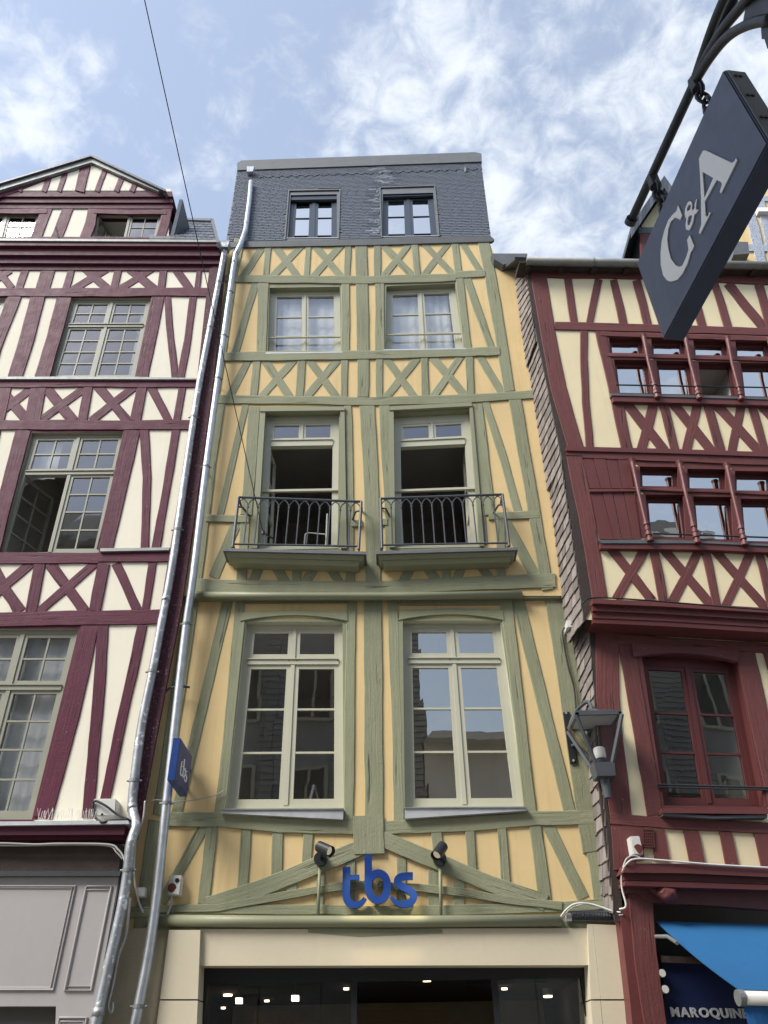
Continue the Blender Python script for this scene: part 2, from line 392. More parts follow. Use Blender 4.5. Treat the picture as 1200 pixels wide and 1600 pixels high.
def window(parent, pl, Z, quad, frame_mat, glass_mat='glass', rec=.07, cas=2, tv=None, lo=(1, 3), up=(1, 1), fw=.05, sw=.04, bw=.022, mw=.03, key=None,
           openc=(), nosash=(), curtain=None, room='room_dark', roomd=1.8, lo_splits=None, arch=0.0, sill=None, label=None, hole_extra=(.0, .0), casing=None, lomul=True, deep=.05):
    n = pl.n
    tl, tr, br, bl = [Z(p) for p in quad]
    C = [pl.P(tl, -rec), pl.P(tr, -rec), pl.P(br, 0) - n * rec, pl.P(bl, 0) - n * rec]
    B = bil(C); W = ((C[1] - C[0]).length + (C[2] - C[3]).length) / 2; H = ((C[0] - C[3]).length + (C[1] - C[2]).length) / 2
    def q(u, v, d): return B(u, v) - n * d
    def bx(bm, u0, u1, v0, v1, d0, d1, m=q):
        hexa(bm, [m(u0, v0, d0), m(u1, v0, d0), m(u1, v1, d0), m(u0, v1, d0)], [m(u0, v0, d1), m(u1, v0, d1), m(u1, v1, d1), m(u0, v1, d1)])
    fu, fv = fw / W, fw / H; mu = mw / W
    bm = bmesh.new()
    bx(bm, 0, fu, 0, 1, 0, deep + .02); bx(bm, 1 - fu, 1, 0, 1, 0, deep + .02)
    bx(bm, fu, 1 - fu, 1 - fv - arch, 1, .001, deep + .02); bx(bm, fu, 1 - fu, 0, fv, .001, deep + .02)
    vtop = 1 - fv - arch
    if tv is not None:
        bx(bm, fu, 1 - fu, tv - fv * .55, tv + fv * .55, -.012, deep + .02)
        bx(bm, fu, 1 - fu, tv + fv * .55, tv + fv * .75, -.028, .02)
    us = [fu + (1 - 2 * fu) * i / cas for i in range(cas + 1)]
    for u in us[1:-1]:
        if lomul: bx(bm, u - mu / 2, u + mu / 2, fv, vtop if tv is None else tv - fv * .55, -.006, deep + .01)
        if tv is not None: bx(bm, u - mu / 2, u + mu / 2, tv + fv * .75, vtop, -.006, deep + .01)
    fr = obj('window', bm, frame_mat, parent)
    if label: fr['label'] = label
    cells = []
    for i in range(cas):
        a = us[i] + (mu / 2 if i else 0); b = us[i + 1] - (mu / 2 if i < cas - 1 else 0)
        if tv is None: cells.append((i, a, b, fv, vtop, lo, lo_splits))
        else:
            cells.append((i, a, b, fv, tv - fv * .55, lo, lo_splits)); cells.append((cas + i, a, b, tv + fv * .75, vtop, up, None))
    for (ci, a, b, v0, v1, (nc, nr), spl) in cells:
        if ci in nosash: continue
        m = q
        if ci in openc:
            ang = R(openc[ci])
            if ang > 0:
                m = lambda u, v, d, a=a, ang=ang: B(a, v) - n * (d * math.cos(ang) + (u - a) * W * math.sin(ang)) + (B(1, v) - B(0, v)) * ((u - a) * math.cos(ang) - d / W * math.sin(ang))
            else:
                m = lambda u, v, d, b=b, ang=ang: B(b, v) - n * (d * math.cos(ang) + (b - u) * W * math.sin(-ang)) + (B(1, v) - B(0, v)) * (-(b - u) * math.cos(ang) + d / W * math.sin(-ang))
        su, sv = sw / W, sw / H; bu, bv = bw / W, bw / H
        bm = bmesh.new(); d0, d1 = .008, deep
        bx(bm, a, a + su, v0, v1, d0, d1, m); bx(bm, b - su, b, v0, v1, d0, d1, m)
        bx(bm, a + su, b - su, v1 - sv, v1, d0 + .001, d1, m); bx(bm, a + su, b - su, v0, v0 + sv * 1.3, d0 + .001, d1, m)
        A0, A1, V0, V1 = a + su, b - su, v0 + sv * 1.3, v1 - sv
        cu = [A0 + (A1 - A0) * i / nc for i in range(nc + 1)]
        cv = [V0 + (V1 - V0) * (i / nr if spl is None else spl[i]) for i in range((nr if spl is None else len(spl) - 1) + 1)]
        for u in cu[1:-1]: bx(bm, u - bu / 2, u + bu / 2, V0, V1, d0 + .006, d1 - .004, m)
        for v in cv[1:-1]: bx(bm, A0, A1, v - bv / 2, v + bv / 2, d0 + .004, d1 - .006, m)
        obj('sash', bm, frame_mat, fr)
        for i in range(nc):
            for j in range(len(cv) - 1):
                bm = bmesh.new()
                # every pane sits a hair out of true in its putty
                ti = [random.uniform(-.0016, .0016) for _ in range(4)]
                dm = (d0 + d1) / 2
                ff = [m(cu[i], cv[j], dm + ti[0]), m(cu[i + 1], cv[j], dm + ti[1]), m(cu[i + 1], cv[j + 1], dm + ti[2]), m(cu[i], cv[j + 1], dm + ti[3])]
                bm.faces.new([bm.verts.new(p) for p in ff])
                obj('pane', bm, glass_mat, fr)
    if curtain:
        for (ua, ub, va, vb) in curtain:
            bm = bmesh.new(); K = max(6, int((ub - ua) * W / .03)); prev = None
            ph = random.random() * 6
            for i in range(K + 1):
                u = ua + (ub - ua) * i / K; dd = deep + .10 + (.012 + .010 * math.sin(i * .13 + ph * 3)) * math.sin(i * (.9 + .25 * math.sin(i * .05 + ph)) + ph) + .014 * math.sin(i * .31 + ph * 2)
                vv = vb - (.012 * (1 - math.cos(i * .9)) if vb < .95 else 0)
                c = (bm.verts.new(q(u, va, dd + .01)), bm.verts.new(q(u, vv, dd)))
                if prev: bm.faces.new((prev[0], c[0], c[1], prev[1]))
                prev = c
            obj('curtain', bm, 'curtain', fr, smooth=True)
    # reveal and the room behind
    hx = Vector(C[1] - C[0]).normalized()
    e0, e1 = hole_extra
    hole = [C[0] + n * rec - hx * e0 , C[1] + n * rec + hx * e0, C[2] + n * rec + hx * e0, C[3] + n * rec - hx * e0]
    HOLES.setdefault(key or id(pl), []).append(hole)
    if casing:
        cm, cl_, cr_, ct_, cb_, cz = casing
        hy = (hole[0] - hole[3]).normalized(); bm = bmesh.new()
        a, b, c, d = hole; cz = cz + random.uniform(0, .0012)
        for Q in ([a - hx * cl_ + hy * ct_, b + hx * cr_ + hy * ct_, b, a], [b, b + hx * cr_, c + hx * cr_, c], [d, c, c + hx * cr_ - hy * cb_, d - hx * cl_ - hy * cb_], [a - hx * cl_, a, d, d - hx * cl_]):
            hexa(bm, [p - n * .004 for p in Q], [p + n * cz for p in Q])
        obj('casing', bm, cm, fr)
    bm = bmesh.new()
    inner = [h - n * (rec + .02) for h in hole]
    vh = [bm.verts.new(h) for h in hole]; vi = [bm.verts.new(h) for h in inner]
    for i in range(4): bm.faces.new((vh[i], vh[(i + 1) % 4], vi[(i + 1) % 4], vi[i]))
    obj('reveal', bm, sill[0] if sill and sill[0] else frame_mat, fr)
    if room:
        bm = bmesh.new()
        u0, u1 = -.1 / W, 1 + .1 / W; v0, v1 = -.12 / H, 1 + .12 / H
        d0 = deep + .03
        f = [q(u0, v0, d0), q(u1, v0, d0), q(u1, v1, d0), q(u0, v1, d0)]; g = [q(u0, v0, d0 + roomd), q(u1, v0, d0 + roomd), q(u1, v1, d0 + roomd), q(u0, v1, d0 + roomd)]
        vf = [bm.verts.new(p) for p in f]; vg = [bm.verts.new(p) for p in g]
        for i in range(4): bm.faces.new((vf[i], vf[(i + 1) % 4], vg[(i + 1) % 4], vg[i]))
        bm.faces.new(vg)
        obj('room_interior', bm, room, fr)
    if sill:
        _, sm, ov, st, pr = sill      # material, side overhang, thickness, projection
        bm = bmesh.new()
        a = C[3] + n * rec - hx * ov; b = C[2] + n * rec + hx * ov
        up_ = Vector((0, 0, st))
        hexa(bm, [a - n * (rec * .9) - up_ * .1, b - n * (rec * .9) - up_ * .1, b + n * pr - up_ * .45, a + n * pr - up_ * .45],
                 [a - n * (rec * .9) - up_ * 1.0, b - n * (rec * .9) - up_ * 1.0, b + n * pr - up_ * 1.3, a + n * pr - up_ * 1.3])
        obj('sill', bm, sm, fr)
    return fr, q, W, H
# ================================================================== the street
def flat(name, x0, x1, y0, y1, z, material):
    bm = bmesh.new(); bm.faces.new([bm.verts.new(p) for p in ((x0, y0, z), (x1, y0, z), (x1, y1, z), (x0, y1, z))])
    return obj(name, bm, material, kind='structure')
flat('ground', -150, 150, -150, 150, -.02, 'asphalt')
flat('street', -40, 40, -10.2, -.5, 0.0, 'paving')

MU = Plane((0, -.08, 0), (0, -1, 0))      # storeys above the moulding
ML = Plane((0, 0, 0), (0, -1, 0))         # first floor and ground floor
LP_ = Plane((0, -.13, 0), (0, -1, 0))     # left house front
_c = Plane((0, -.45, 0), (0, -1, 0)).P((835, 432))
_th = R(6)
RU = Plane(_c, (math.sin(_th), -math.cos(_th), 0))
R1 = RU.shift(-.24)

Z5 = zt(340, 220, 2.6087); Z6 = zt(330, 600, 2.4); Z7 = zt(250, 930, 3.0); Z8 = zt(560, 930, 3.0)
ZA = zt(170, 1260, 2.7907); ZB = zt(570, 1260, 2.7907)

# ================================================================== middle house
mid = thing('timber_framed_house', 'narrow yellow plastered house with sage green timbers and a slate mansard roof', 'house', (0, 0, 0))
G = 'green_timber'
# third floor
for quad in ([(215, 618), (499, 614), (503, 862), (204, 866)], [(688, 612), (966, 600), (1003, 848), (684, 853)]):
    left = quad[0][0] < 400
    fr, q, W, H = window(mid, MU, Z5, quad, 'sage_frame', 'glass', rec=.10, cas=2, lo=(1, 3), lo_splits=[0, .28, .62, 1], fw=.075, sw=.045, bw=.02, key='MU',
        curtain=[(.1, .9, .02, .98)], room='room_dark', sill=('green_metal', 'zinc', .03, .03, .03), hole_extra=(.0, 0), casing=('green_timber', .12, .12, .11, .06, .004))
    bm = bmesh.new()
    tube(bm, [q(-.02, .245, -.06), q(1.02, .245, -.06)], .016, 8)
    for u in (.0, 1.0):
        tube(bm, [q(u, .245, -.06), q(u, .19, -.05), q(u, .18, .01)], .012, 6)
    obj('guard_rail', bm, 'sage_frame', fr)
# second floor: French windows standing open
for quad, opn in (([(205, 122), (481, 118), (474, 612), (176, 618)], 0), ([(685, 128), (968, 112), (1006, 606), (690, 612)], 1)):
    fr, q, W, H = window(mid, MU, Z6, quad, 'sage_frame', 'glass', rec=.09, cas=2, tv=.775, lo=(1, 3), up=(1, 1), fw=.10, sw=.04, bw=.02, key='MU',
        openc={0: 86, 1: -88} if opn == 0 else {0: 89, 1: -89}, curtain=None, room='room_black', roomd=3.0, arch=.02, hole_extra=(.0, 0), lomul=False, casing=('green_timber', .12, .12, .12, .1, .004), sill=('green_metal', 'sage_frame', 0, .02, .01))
    bm = bmesh.new()
    hexa(bm, [q(.0, .405, -.03), q(1.0, .405, -.03), q(1.0, .405, .01), q(.0, .405, .01)], [q(0, .42, -.03), q(1.0, .42, -.03), q(1.0, .42, .01), q(0, .42, .01)])
    obj('guard_bar', bm, 'sage_frame', fr)
    if opn == 0:
        r = thing('clothes_rack', 'bent metal rack standing inside the left balcony window', 'rack', q(.6, 0, .5))
        bm = bmesh.new()
        tube(bm, spline([q(.52, .0, .45), q(.53, .2, .45), q(.56, .24, .45), q(.70, .235, .45), q(.80, .23, .45)], 5), .011, 6)
        obj('loop', bm, 'white_plastic', r)
        bm = bmesh.new(); tube(bm, [q(.80, 0, .5), q(.82, .39, .5)], .013, 6); obj('upright', bm, 'white_plastic', r)
# first floor: tall casements under a segmental lintel
W1 = []
for Z, quad in ((Z7, [(408, 140), (857, 140), (862, 998), (305, 1002)]), (Z8, [(210, 135), (662, 135), (785, 994), (218, 998)])):
    fr, q, W, H = window(mid, ML, Z, quad, 'sage_frame', 'glass' if Z is Z7 else 'glass_clear', rec=.085, cas=2, tv=.775, lo=(1, 3), up=(1, 1), fw=.06, sw=.055, bw=.024, mw=.05, key='ML',
        room='room_dark', roomd=2.6, hole_extra=(.0, 0), casing=('green_timber', .10, .10, .05, .14, .004))
    poly_obj('sill', ML, Z, [(284, 1003), (860, 1001), (858, 1051), (286, 1021)] if Z is Z7 else [(217, 996), (788, 993), (789, 1009), (218, 1047)], .085, 'zinc', fr, back=-.06)
    poly_obj('sill_lip', ML, Z, [(283, 1000), (862, 998), (862, 1004), (283, 1006)] if Z is Z7 else [(215, 993), (790, 990), (790, 996), (215, 999)], .10, 'old_zinc', fr, back=-.06)
    W1.append((fr, q, W, H))
    bm = bmesh.new()      # four little bolts in the transom
    for u in (.05, .46, .54, .95):
        tube(bm, [q(u, .782, -.01), q(u, .782, -.018)], .007, 6)
    obj('bolt', bm, 'black_iron', fr)
    bm = bmesh.new()      # curved head board filling the segmental arch
    K = 10; prev = None
    for i in range(K + 1):
        u = i / K; v = 1.0 + .052 * (1 - (2 * u - 1) ** 2) + .008
        c = [bm.verts.new(p) for p in (q(u, .985, -.004), q(u, v, -.004), q(u, v, .05), q(u, .985, .05))]
        if prev:
            for a in range(4): bm.faces.new((prev[a], prev[(a + 1) % 4], c[(a + 1) % 4], c[a]))
        else: bm.faces.new(c)
        prev = c
    bm.faces.new(prev[::-1]); obj('head_board', bm, 'sage_frame', fr)
# the stepladder seen through the left casement
q = W1[0][1]
st = thing('stepladder', 'aluminium stepladder leaning inside the left first floor window', 'ladder', q(.75, 0, .6))
bm = bmesh.new(); tube(bm, [q(.62, -.02, .5), q(.70, .19, .55)], .022, 6); obj('rail', bm, 'pipe_zinc', st)
bm = bmesh.new(); tube(bm, [q(.82, -.02, .6), q(.70, .19, .57)], .014, 6); obj('stay', bm, 'pipe_zinc', st)
bm = bmesh.new(); hexa(bm, [q(.25, .02, .9), q(.42, .02, .9), q(.42, .02, 1.0), q(.25, .02, 1.0)], [q(.27, .24, .9), q(.42, .24, .9), q(.42, .24, 1.0), q(.27, .24, 1.0)])
o = obj('clothes_rail', bm, 'shop_black'); tag(o, 'dark rail of hanging clothes inside the left first floor window', 'clothes rail')

# plaster
poly_holes_MU = HOLES['MU']
wall_sheet(mid, 'plaster_wall', MU, PX, [(330, 384), (764, 378), (774, 400), (806, 414), (818, 470), (840, 575), (874, 770), (902, 931), (275, 931), (300, 700)], poly_holes_MU, 'yellow_plaster')
wall_sheet(mid, 'plaster_wall', ML, PX, [(268, 926), (912, 926), (940, 1150), (985, 1470), (180, 1470), (225, 1250)], HOLES['ML'], 'yellow_plaster')

# frieze under the eaves
timbers(mid, MU, Z5, G, [
 ('p', 40, (92, 400), (58, 560), (15, 860), (-15, 1043)), ('x', 30, (188, 425), (100, 560)), ('p', 27, (207, 425), (196, 560)),
 ('x', 30, (232, 425), (332, 560)), ('x', 28, (342, 425), (215, 560)), ('p', 27, (371, 425), (362, 560)),
 ('x', 30, (394, 425), (508, 560)), ('x', 28, (505, 422), (385, 560)), ('p', 25, (533, 422), (527, 560)),
 ('p', 50, (585, 415), (588, 560), (592, 720), (594, 900), (592, 1043)), ('p', 29, (650, 425), (650, 560)),
 ('x', 28, (672, 422), (800, 555)), ('x', 28, (782, 420), (668, 560)), ('p', 27, (803, 420), (816, 555)),
 ('x', 28, (836, 416), (962, 545)), ('x', 28, (944, 412), (838, 550)), ('p', 29, (966, 412), (981, 545)),
 ('x', 29, (996, 412), (1078, 542)), ('p', 48, (1082, 400), (1112, 560), (1150, 780), (1188, 1020)),
 ('b', 31, (30, 562), (300, 565), (600, 567), (970, 556)), ('b', 28, (968, 548), (1090, 540)),
 ('x', 31, (155, 575), (70, 868)), ('p', 44, (187, 575), (179, 868)), ('p', 34, (521, 575), (520, 868)),
 ('p', 40, (659, 575), (662, 862)), ('p', 35, (986, 560), (1021, 858)), ('x', 31, (1016, 556), (1120, 856)),
 ('b', 36, (15, 880), (185, 877), (600, 874), (1010, 862), (1150, 856)),
 ('x', 32, (128, 888), (48, 1045)), ('p', 33, (160, 888), (145, 1045)), ('x', 33, (190, 888), (298, 1050)), ('x', 30, (315, 888), (172, 1050)),
 ('p', 34, (342, 888), (331, 1050)), ('x', 33, (370, 888), (488, 1050)), ('x', 32, (496, 884), (358, 1050)), ('p', 30, (518, 884), (515, 1050)),
 ('p', 29, (660, 884), (660, 1050)), ('x', 31, (684, 882), (808, 1050)), ('x', 30, (816, 882), (682, 1050)), ('p', 33, (843, 880), (845, 1045)),
 ('x', 33, (874, 880), (1010, 1042)), ('x', 32, (990, 878), (876, 1045)), ('p', 33, (1025, 875), (1030, 1038)), ('x', 32, (1066, 874), (1160, 1030)),
])
timbers(mid, MU, Z6, G, [
 ('b', 32, (0, 56), (300, 60), (590, 66), (850, 58), (1060, 48), (1215, 38)),
 ('p', 44, (28, 70), (-20, 420), (-62, 770)),
 ('x', 28, (131, 70), (35, 490)), ('p', 44, (163, 85), (148, 300), (132, 490)), ('p', 30, (512, 80), (518, 300), (520, 680)),
 ('p', 58, (583, 80), (597, 300), (604, 500), (608, 770)), ('p', 42, (648, 80), (660, 300), (672, 500), (676, 690)),
 ('p', 48, (994, 75), (1020, 300), (1040, 490)), ('x', 31, (1026, 62), (1092, 270), (1152, 485)), ('p', 46, (1138, 55), (1180, 300), (1218, 520), (1262, 770)),
 ('b', 30, (-20, 504), (140, 506)), ('b', 26, (525, 523), (565, 520)), ('b', 26, (632, 518), (660, 516)), ('b', 30, (1040, 494), (1230, 488)),
 ('x', 40, (98, 515), (8, 725)), ('p', 38, (128, 500), (112, 745)), ('p', 34, (321, 660), (321, 745)), ('x', 36, (190, 660), (152, 748)), ('x', 36, (228, 660), (278, 748)),
 ('x', 36, (404, 660), (352, 748)), ('x', 36, (424, 660), (486, 750)), ('p', 34, (522, 660), (522, 750)),
 ('x', 38, (762, 660), (716, 748)), ('x', 36, (792, 660), (850, 745)), ('p', 34, (880, 655), (880, 740)), ('x', 34, (955, 655), (918, 738)), ('x', 34, (992, 655), (1050, 732)),
 ('p', 34, (1086, 500), (1090, 730)), ('x', 40, (1096, 505), (1215, 720)),
 ('b', 52, (-70, 755), (0, 758), (300, 764), (580, 766), (1000, 748), (1290, 735)),
])
# moulded surrounds of the French windows
for pts in ([(183, 88), (500, 84), (500, 98), (183, 102)], [(668, 84), (976, 68), (978, 82), (668, 98)]):
    poly_obj('window_hood', MU, Z6, pts, .06, 'green_metal', mid)
for pts in ([(183, 102), (203, 102), (172, 615), (150, 615)], [(484, 100), (500, 98), (508, 615), (486, 615)], [(668, 98), (684, 98), (690, 612), (668, 612)], [(968, 84), (980, 82), (1024, 606), (1008, 606)]):
    poly_obj('window_casing', MU, Z6, pts, .045, 'green_metal', mid)
# half-round moulding above the first floor
bm = bmesh.new()
tube(bm, [MU.P(Z6((x, y)), .03) for x, y in ((-80, 793), (300, 796), (700, 796), (1165, 789))], .052, 14); obj('half_round_moulding', bm, 'green_metal', mid, smooth=True)
poly_obj('jetty_board', MU, Z6, [(-80, 780), (1300, 765), (1310, 800), (-85, 808)], -.01, 'green_metal', mid, back=-.10)

# first floor timbers
timbers(mid, ML, Z7, G, [
 ('b', 34, (30, 7), (960, 7)),
 ('p', 64, (150, 12), (90, 420), (40, 760), (0, 1030)), ('x', 50, (317, 15), (195, 540), (72, 1040)),
 ('p', 42, (378, 12), (352, 240), (312, 700), (276, 1040)), ('p', 46, (899, 15), (888, 500), (884, 1070)),
 ('p', 86, (998, 12), (1000, 500), (1004, 1090)),
 ('b', 68, (30, 1050), (290, 1052), (560, 1080), (1010, 1092)),
])
timbers(mid, ML, Z8, G, [
 ('b', 34, (-20, 7), (960, 7)),
 ('p', 48, (160, 12), (175, 500), (190, 1070)), ('p', 56, (692, 15), (738, 400), (808, 1030)), ('x', 56, (744, 10), (868, 520), (994, 1030)),
 ('p', 100, (925, 5), (985, 400), (1075, 1040), (1100, 1200)),
 ('b', 68, (60, 1092), (200, 1086), (600, 1066), (840, 1046), (1110, 1040)),
])
# segmental lintels
for Z, xs in ((Z7, (375, 880, 38, 78, 120)), (Z8, (186, 682, 46, 68, 116))):
    x0, x1, a0, a1, yb = xs; K = 12
    low = [(x0 + (x1 - x0) * i / K, yb - 27 * (1 - (2 * i / K - 1) ** 2)) for i in range(K + 1)]
    poly_obj('arched_lintel', ML, Z, [(x0 + 12, a1 + 3), ((x0 + x1) / 2, a1 - 7), (x1 - 4, a1)] + low[::-1], .03, G, mid)
    poly_obj('beam', ML, Z, [(x0 + 8, 18), (x1, 18), (x1, a0 - 10 + 8), (x0 + 10, a0)], .021, G, mid)
    poly_obj('trim', ML, Z, [(x0 - 2, yb), (x0 + 22, yb - 4), (x0 - 70 if Z is Z7 else x0 + 32, 1000), (x0 - 90 if Z is Z7 else x0 + 14, 1000)], .018, 'green_metal', mid)

# braced band over the shop
timbers(mid, ML, ZA, G, [
 ('p', 52, (200, 60), (165, 300), (130, 560)), ('x', 46, (414, 85), (325, 250), (228, 425)), ('p', 50, (452, 85), (433, 260), (412, 425)),
 ('p', 48, (601, 85), (580, 385)), ('p', 48, (740, 90), (731, 325)), ('p', 42, (870, 95), (863, 262)),
 ('s', 48, (800, 310), (792, 400)), ('s', 38, (927, 265), (918, 440)), ('s', 42, (1055, 215), (1052, 440)),
 ('b', 44, (90, 462), (400, 448), (800, 452), (1220, 455)),
])
timbers(mid, ML, ZB, G, [
 ('p', 50, (312, 100), (325, 262)), ('p', 42, (458, 95), (471, 312)), ('p', 40, (597, 90), (616, 358)), ('p', 54, (744, 85), (787, 420)), ('x', 52, (800, 82), (952, 400)),
 ('p', 62, (972, 80), (1010, 250), (1032, 420)), ('p', 70, (1010, 60), (1060, 440)),
 ('s', 40, (160, 225), (160, 440)), ('s', 60, (305, 275), (306, 440)), ('s', 50, (411, 325), (411, 440)),
 
 ('b', 44, (-20, 455), (400, 452), (800, 442), (1060, 425)),
])
for Z, pts in ((ZA, [(215, 448), (480, 442), (770, 386), (1000, 350), (1150, 338)]), (ZB, [(60, 342), (250, 355), (420, 374), (620, 408), (860, 434)])):
    timber(mid, 'brace', ML, Z, pts, 35, G, th=.036)
for Z, pts in ((ZA, [(1170, 150), (880, 268), (660, 358), (430, 432)]), (ZB, [(55, 135), (350, 255), (540, 335), (790, 420)])):
    timber(mid, 'brace', ML, Z, pts, 74, G, th=.028)
timber(mid, 'post', ML, ZB, [(15, 40), (17, 130), (19, 206)], 132, G, th=.036)
# painted round bar and sloping ledge above the shop window
bm = bmesh.new(); tube(bm, [ML.P((x, y), .09) for x, y in ((238, 1438), (420, 1440), (640, 1440), (876, 1438))], .055, 14); obj('round_bar', bm, 'green_metal', mid, smooth=True)
poly_obj('ledge_board', ML, PX, [(228, 1432), (560, 1438), (905, 1432), (972, 1440), (974, 1448), (600, 1464), (230, 1452)], .05, G, mid, back=-.01)
poly_obj('ledge_board', ML, PX, [(480, 1450), (690, 1452), (692, 1458), (560, 1463), (482, 1457)], .075, G, mid, back=.05)

# ---- mansard
E = MU.P((560, 388)); ta = R(14)
MR = Plane(E, (0, -math.cos(ta), math.sin(ta)))
mw = []
for quad in ([(300, 240), (487, 236), (486, 396), (286, 398)], [(674, 236), (878, 230), (896, 388), (672, 392)]):
    window(mid, MR, Z5, quad, 'slate_frame', 'glass_bright', rec=.10, cas=2, lo=(1, 3), lo_splits=[0, .13, .56, 1], fw=.06, sw=.06, bw=.025, mw=.07, key='MR', room='room_dark', curtain=[(.05, .95, .05, 1)],
           sill=('slate_frame', 'zinc', .02, .02, .02))
zin = []
for tq in ([(292, 203), (496, 199), (490, 398), (276, 402)], [(664, 190), (882, 183), (900, 388), (670, 394)]):
    o_, i_ = tq, None
    bm = bmesh.new()
    a, b, c, d = tq
    for e in (((a[0] - 4, a[1] - 4), (b[0] + 4, b[1] - 4), (b[0], b[1]), a), (b, (b[0] + 5, b[1] - 3), (c[0] + 5, c[1]), c), ((a[0] - 5, a[1] - 3), a, d, (d[0] - 5, d[1]))):
        poly(bm, MR, Z5, list(e), .035, back=-.01)
    obj('window_flashing', bm, 'lead', mid)
    # lintel board at the head of the opening
    poly_obj('head_board', MR, Z5, [(a[0], a[1] + 1), (b[0], b[1] + 1), (b[0] - 3, b[1] + 38), (a[0] + 4, a[1] + 38)], -.03, 'slate_frame', mid, back=-.08)
wall_sheet(mid, 'mansard_wall', MR, Z5, [(86, 90), (1070, 56), (1112, 392), (34, 412)], HOLES['MR'], 'lead')
# slates, one by one
def pt_in(p, Q):
    c = False; j = len(Q) - 1
    for i in range(len(Q)):
        if (Q[i][1] > p[1]) != (Q[j][1] > p[1]) and p[0] < (Q[j][0] - Q[i][0]) * (p[1] - Q[i][1]) / (Q[j][1] - Q[i][1]) + Q[i][0]: c = not c
        j = i
    return c
ux = Vector((1, 0, 0)); uy = MR.n.cross(ux) * 1.0
if uy.z < 0: uy = -uy
def to2(P_): d = P_ - E; return (d.dot(ux), d.dot(uy))
OUT = [to2(MR.P(Z5(p))) for p in ((84, 95), (1071, 62), (1113, 390), (36, 410))]
OPN = [[to2(MR.P(Z5(p))) for p in tq] for tq in ([(288, 201), (499, 196), (494, 404), (272, 406)], [(660, 187), (886, 180), (905, 394), (666, 399)])]
def slate_mesh(wd, ht, seed):
    rnd = random.Random(seed); bm = bmesh.new(); j = lambda s=.0025: rnd.uniform(-s, s)
    b = [(-wd / 2 + j(.002), -ht / 2 + j(), .013 + j(.0015)), (wd / 2 + j(.002), -ht / 2 + j(), .013 + j(.0015)), (wd / 2, ht / 2, .003), (-wd / 2, ht / 2, .003)]
    hexa(bm, [(x, y, z - .012) for x, y, z in b], b)
    bmesh.ops.recalc_face_normals(bm, faces=bm.faces[:]); me = bpy.data.meshes.new('slate'); bm.to_mesh(me); bm.free(); me.materials.append(MATS['slate']); return me
SW, SH = .205, .096
ys = [p[1] for p in OUT]; xs = [p[0] for p in OUT]
SV = [slate_mesh(SW - .013, SH + .022, k) for k in range(5)]
rot = Matrix((ux, uy, MR.n)).transposed().to_4x4()
cand = []
nrow = int((max(ys) - min(ys)) / SH) + 2
for r_ in range(nrow):
    y = min(ys) + SH * (r_ + .5)
    x = min(xs) - SW + (SW / 2 if r_ % 2 else 0) + random.uniform(-.02, .02)
    while x < max(xs) + SW:
        wd = SW * random.choice((1, 1, 1, .92, 1.08)); cx = x + wd / 2; x += wd
        ok = [pt_in((cx + dx * wd * .46, y), OUT) and not any(pt_in((cx + dx * wd * .46, y), O) for O in OPN) for dx in (-1, -.5, 0, .5, 1)]
        if all(ok): cand.append((cx, y, wd / SW))
        elif any(ok):
            good = [d for d, k in zip((-1, -.5, 0, .5, 1), ok) if k]; a, b = min(good), max(good)
            if b - a > .4: cand.append((cx + (a + b) / 2 * wd * .46, y, wd / SW * ((b - a) / 2)))
def slate_place(cx, y, s):
    p = E + ux * cx + uy * y + MR.n * .004
    return Matrix.Translation(p) @ rot @ Matrix.Rotation(random.uniform(-.008, .008), 4, 'Z') @ Matrix.Diagonal((s, 1, 1, 1))
SV2 = []
for m_ in SV[:2]:
    m2 = m_.copy(); m2.materials.clear(); m2.materials.append(MATS['pale_slate']); SV2.append(m2)
WC = to2(MR.P((598, 300)))
def stained(c): return abs(c[0] - WC[0]) < .22 + .1 * math.sin(c[1] * 9) and random.random() < .62
cand.reverse(); cand.sort(key=lambda c: 0 if abs(c[0] - WC[0]) < .35 else 1)
for i, c in enumerate(cand[:298]):
    o = link('slate', random.choice(SV2 if stained(c) else SV), mid); o.matrix_basis = slate_place(*c)
if len(cand) > 298:
    bm = bmesh.new()
    for c in cand[298:]:
        m_ = slate_place(*c); s0 = len(bm.verts); bm.from_mesh(random.choice(SV)); bm.verts.ensure_lookup_table()
        for v in bm.verts[s0:]: v.co = m_ @ v.co
    obj('slates', bm, 'slate', mid, kind='stuff')
print('slates', len(cand))
# scalloped second layer line, zinc cap and eaves flashing
bm = bmesh.new(); pts = []
for i in range(49):
    x = 150 + (1060 - 150) * i / 48; y = 150 - (150 - 116) * i / 48 + (4 if i % 2 else -3)
    pts.append(MR.P(Z5((x, y)), .02))
tube(bm, pts, .007, 5); o = obj('roof_cable', bm, 'black_cable'); tag(o, 'thin dark cable looped along the top of the slate mansard', 'cable')
poly_obj('zinc_cap', MR, Z5, [(80, 90), (1076, 52), (1077, 84), (80, 119)], .045, 'cap_zinc', mid, back=-.3)
poly_obj('zinc_cap', MR, Z5, [(97, 80), (1050, 46), (1076, 52), (80, 91)], .02, 'cap_zinc', mid, back=-.3)
poly_obj('eaves_flashing', MU, Z5, [(34, 412), (1113, 388), (1128, 402), (1118, 410), (600, 425), (40, 434)], .035, 'cap_zinc', mid, back=-.02)
for xx in (294, 686):
    pass
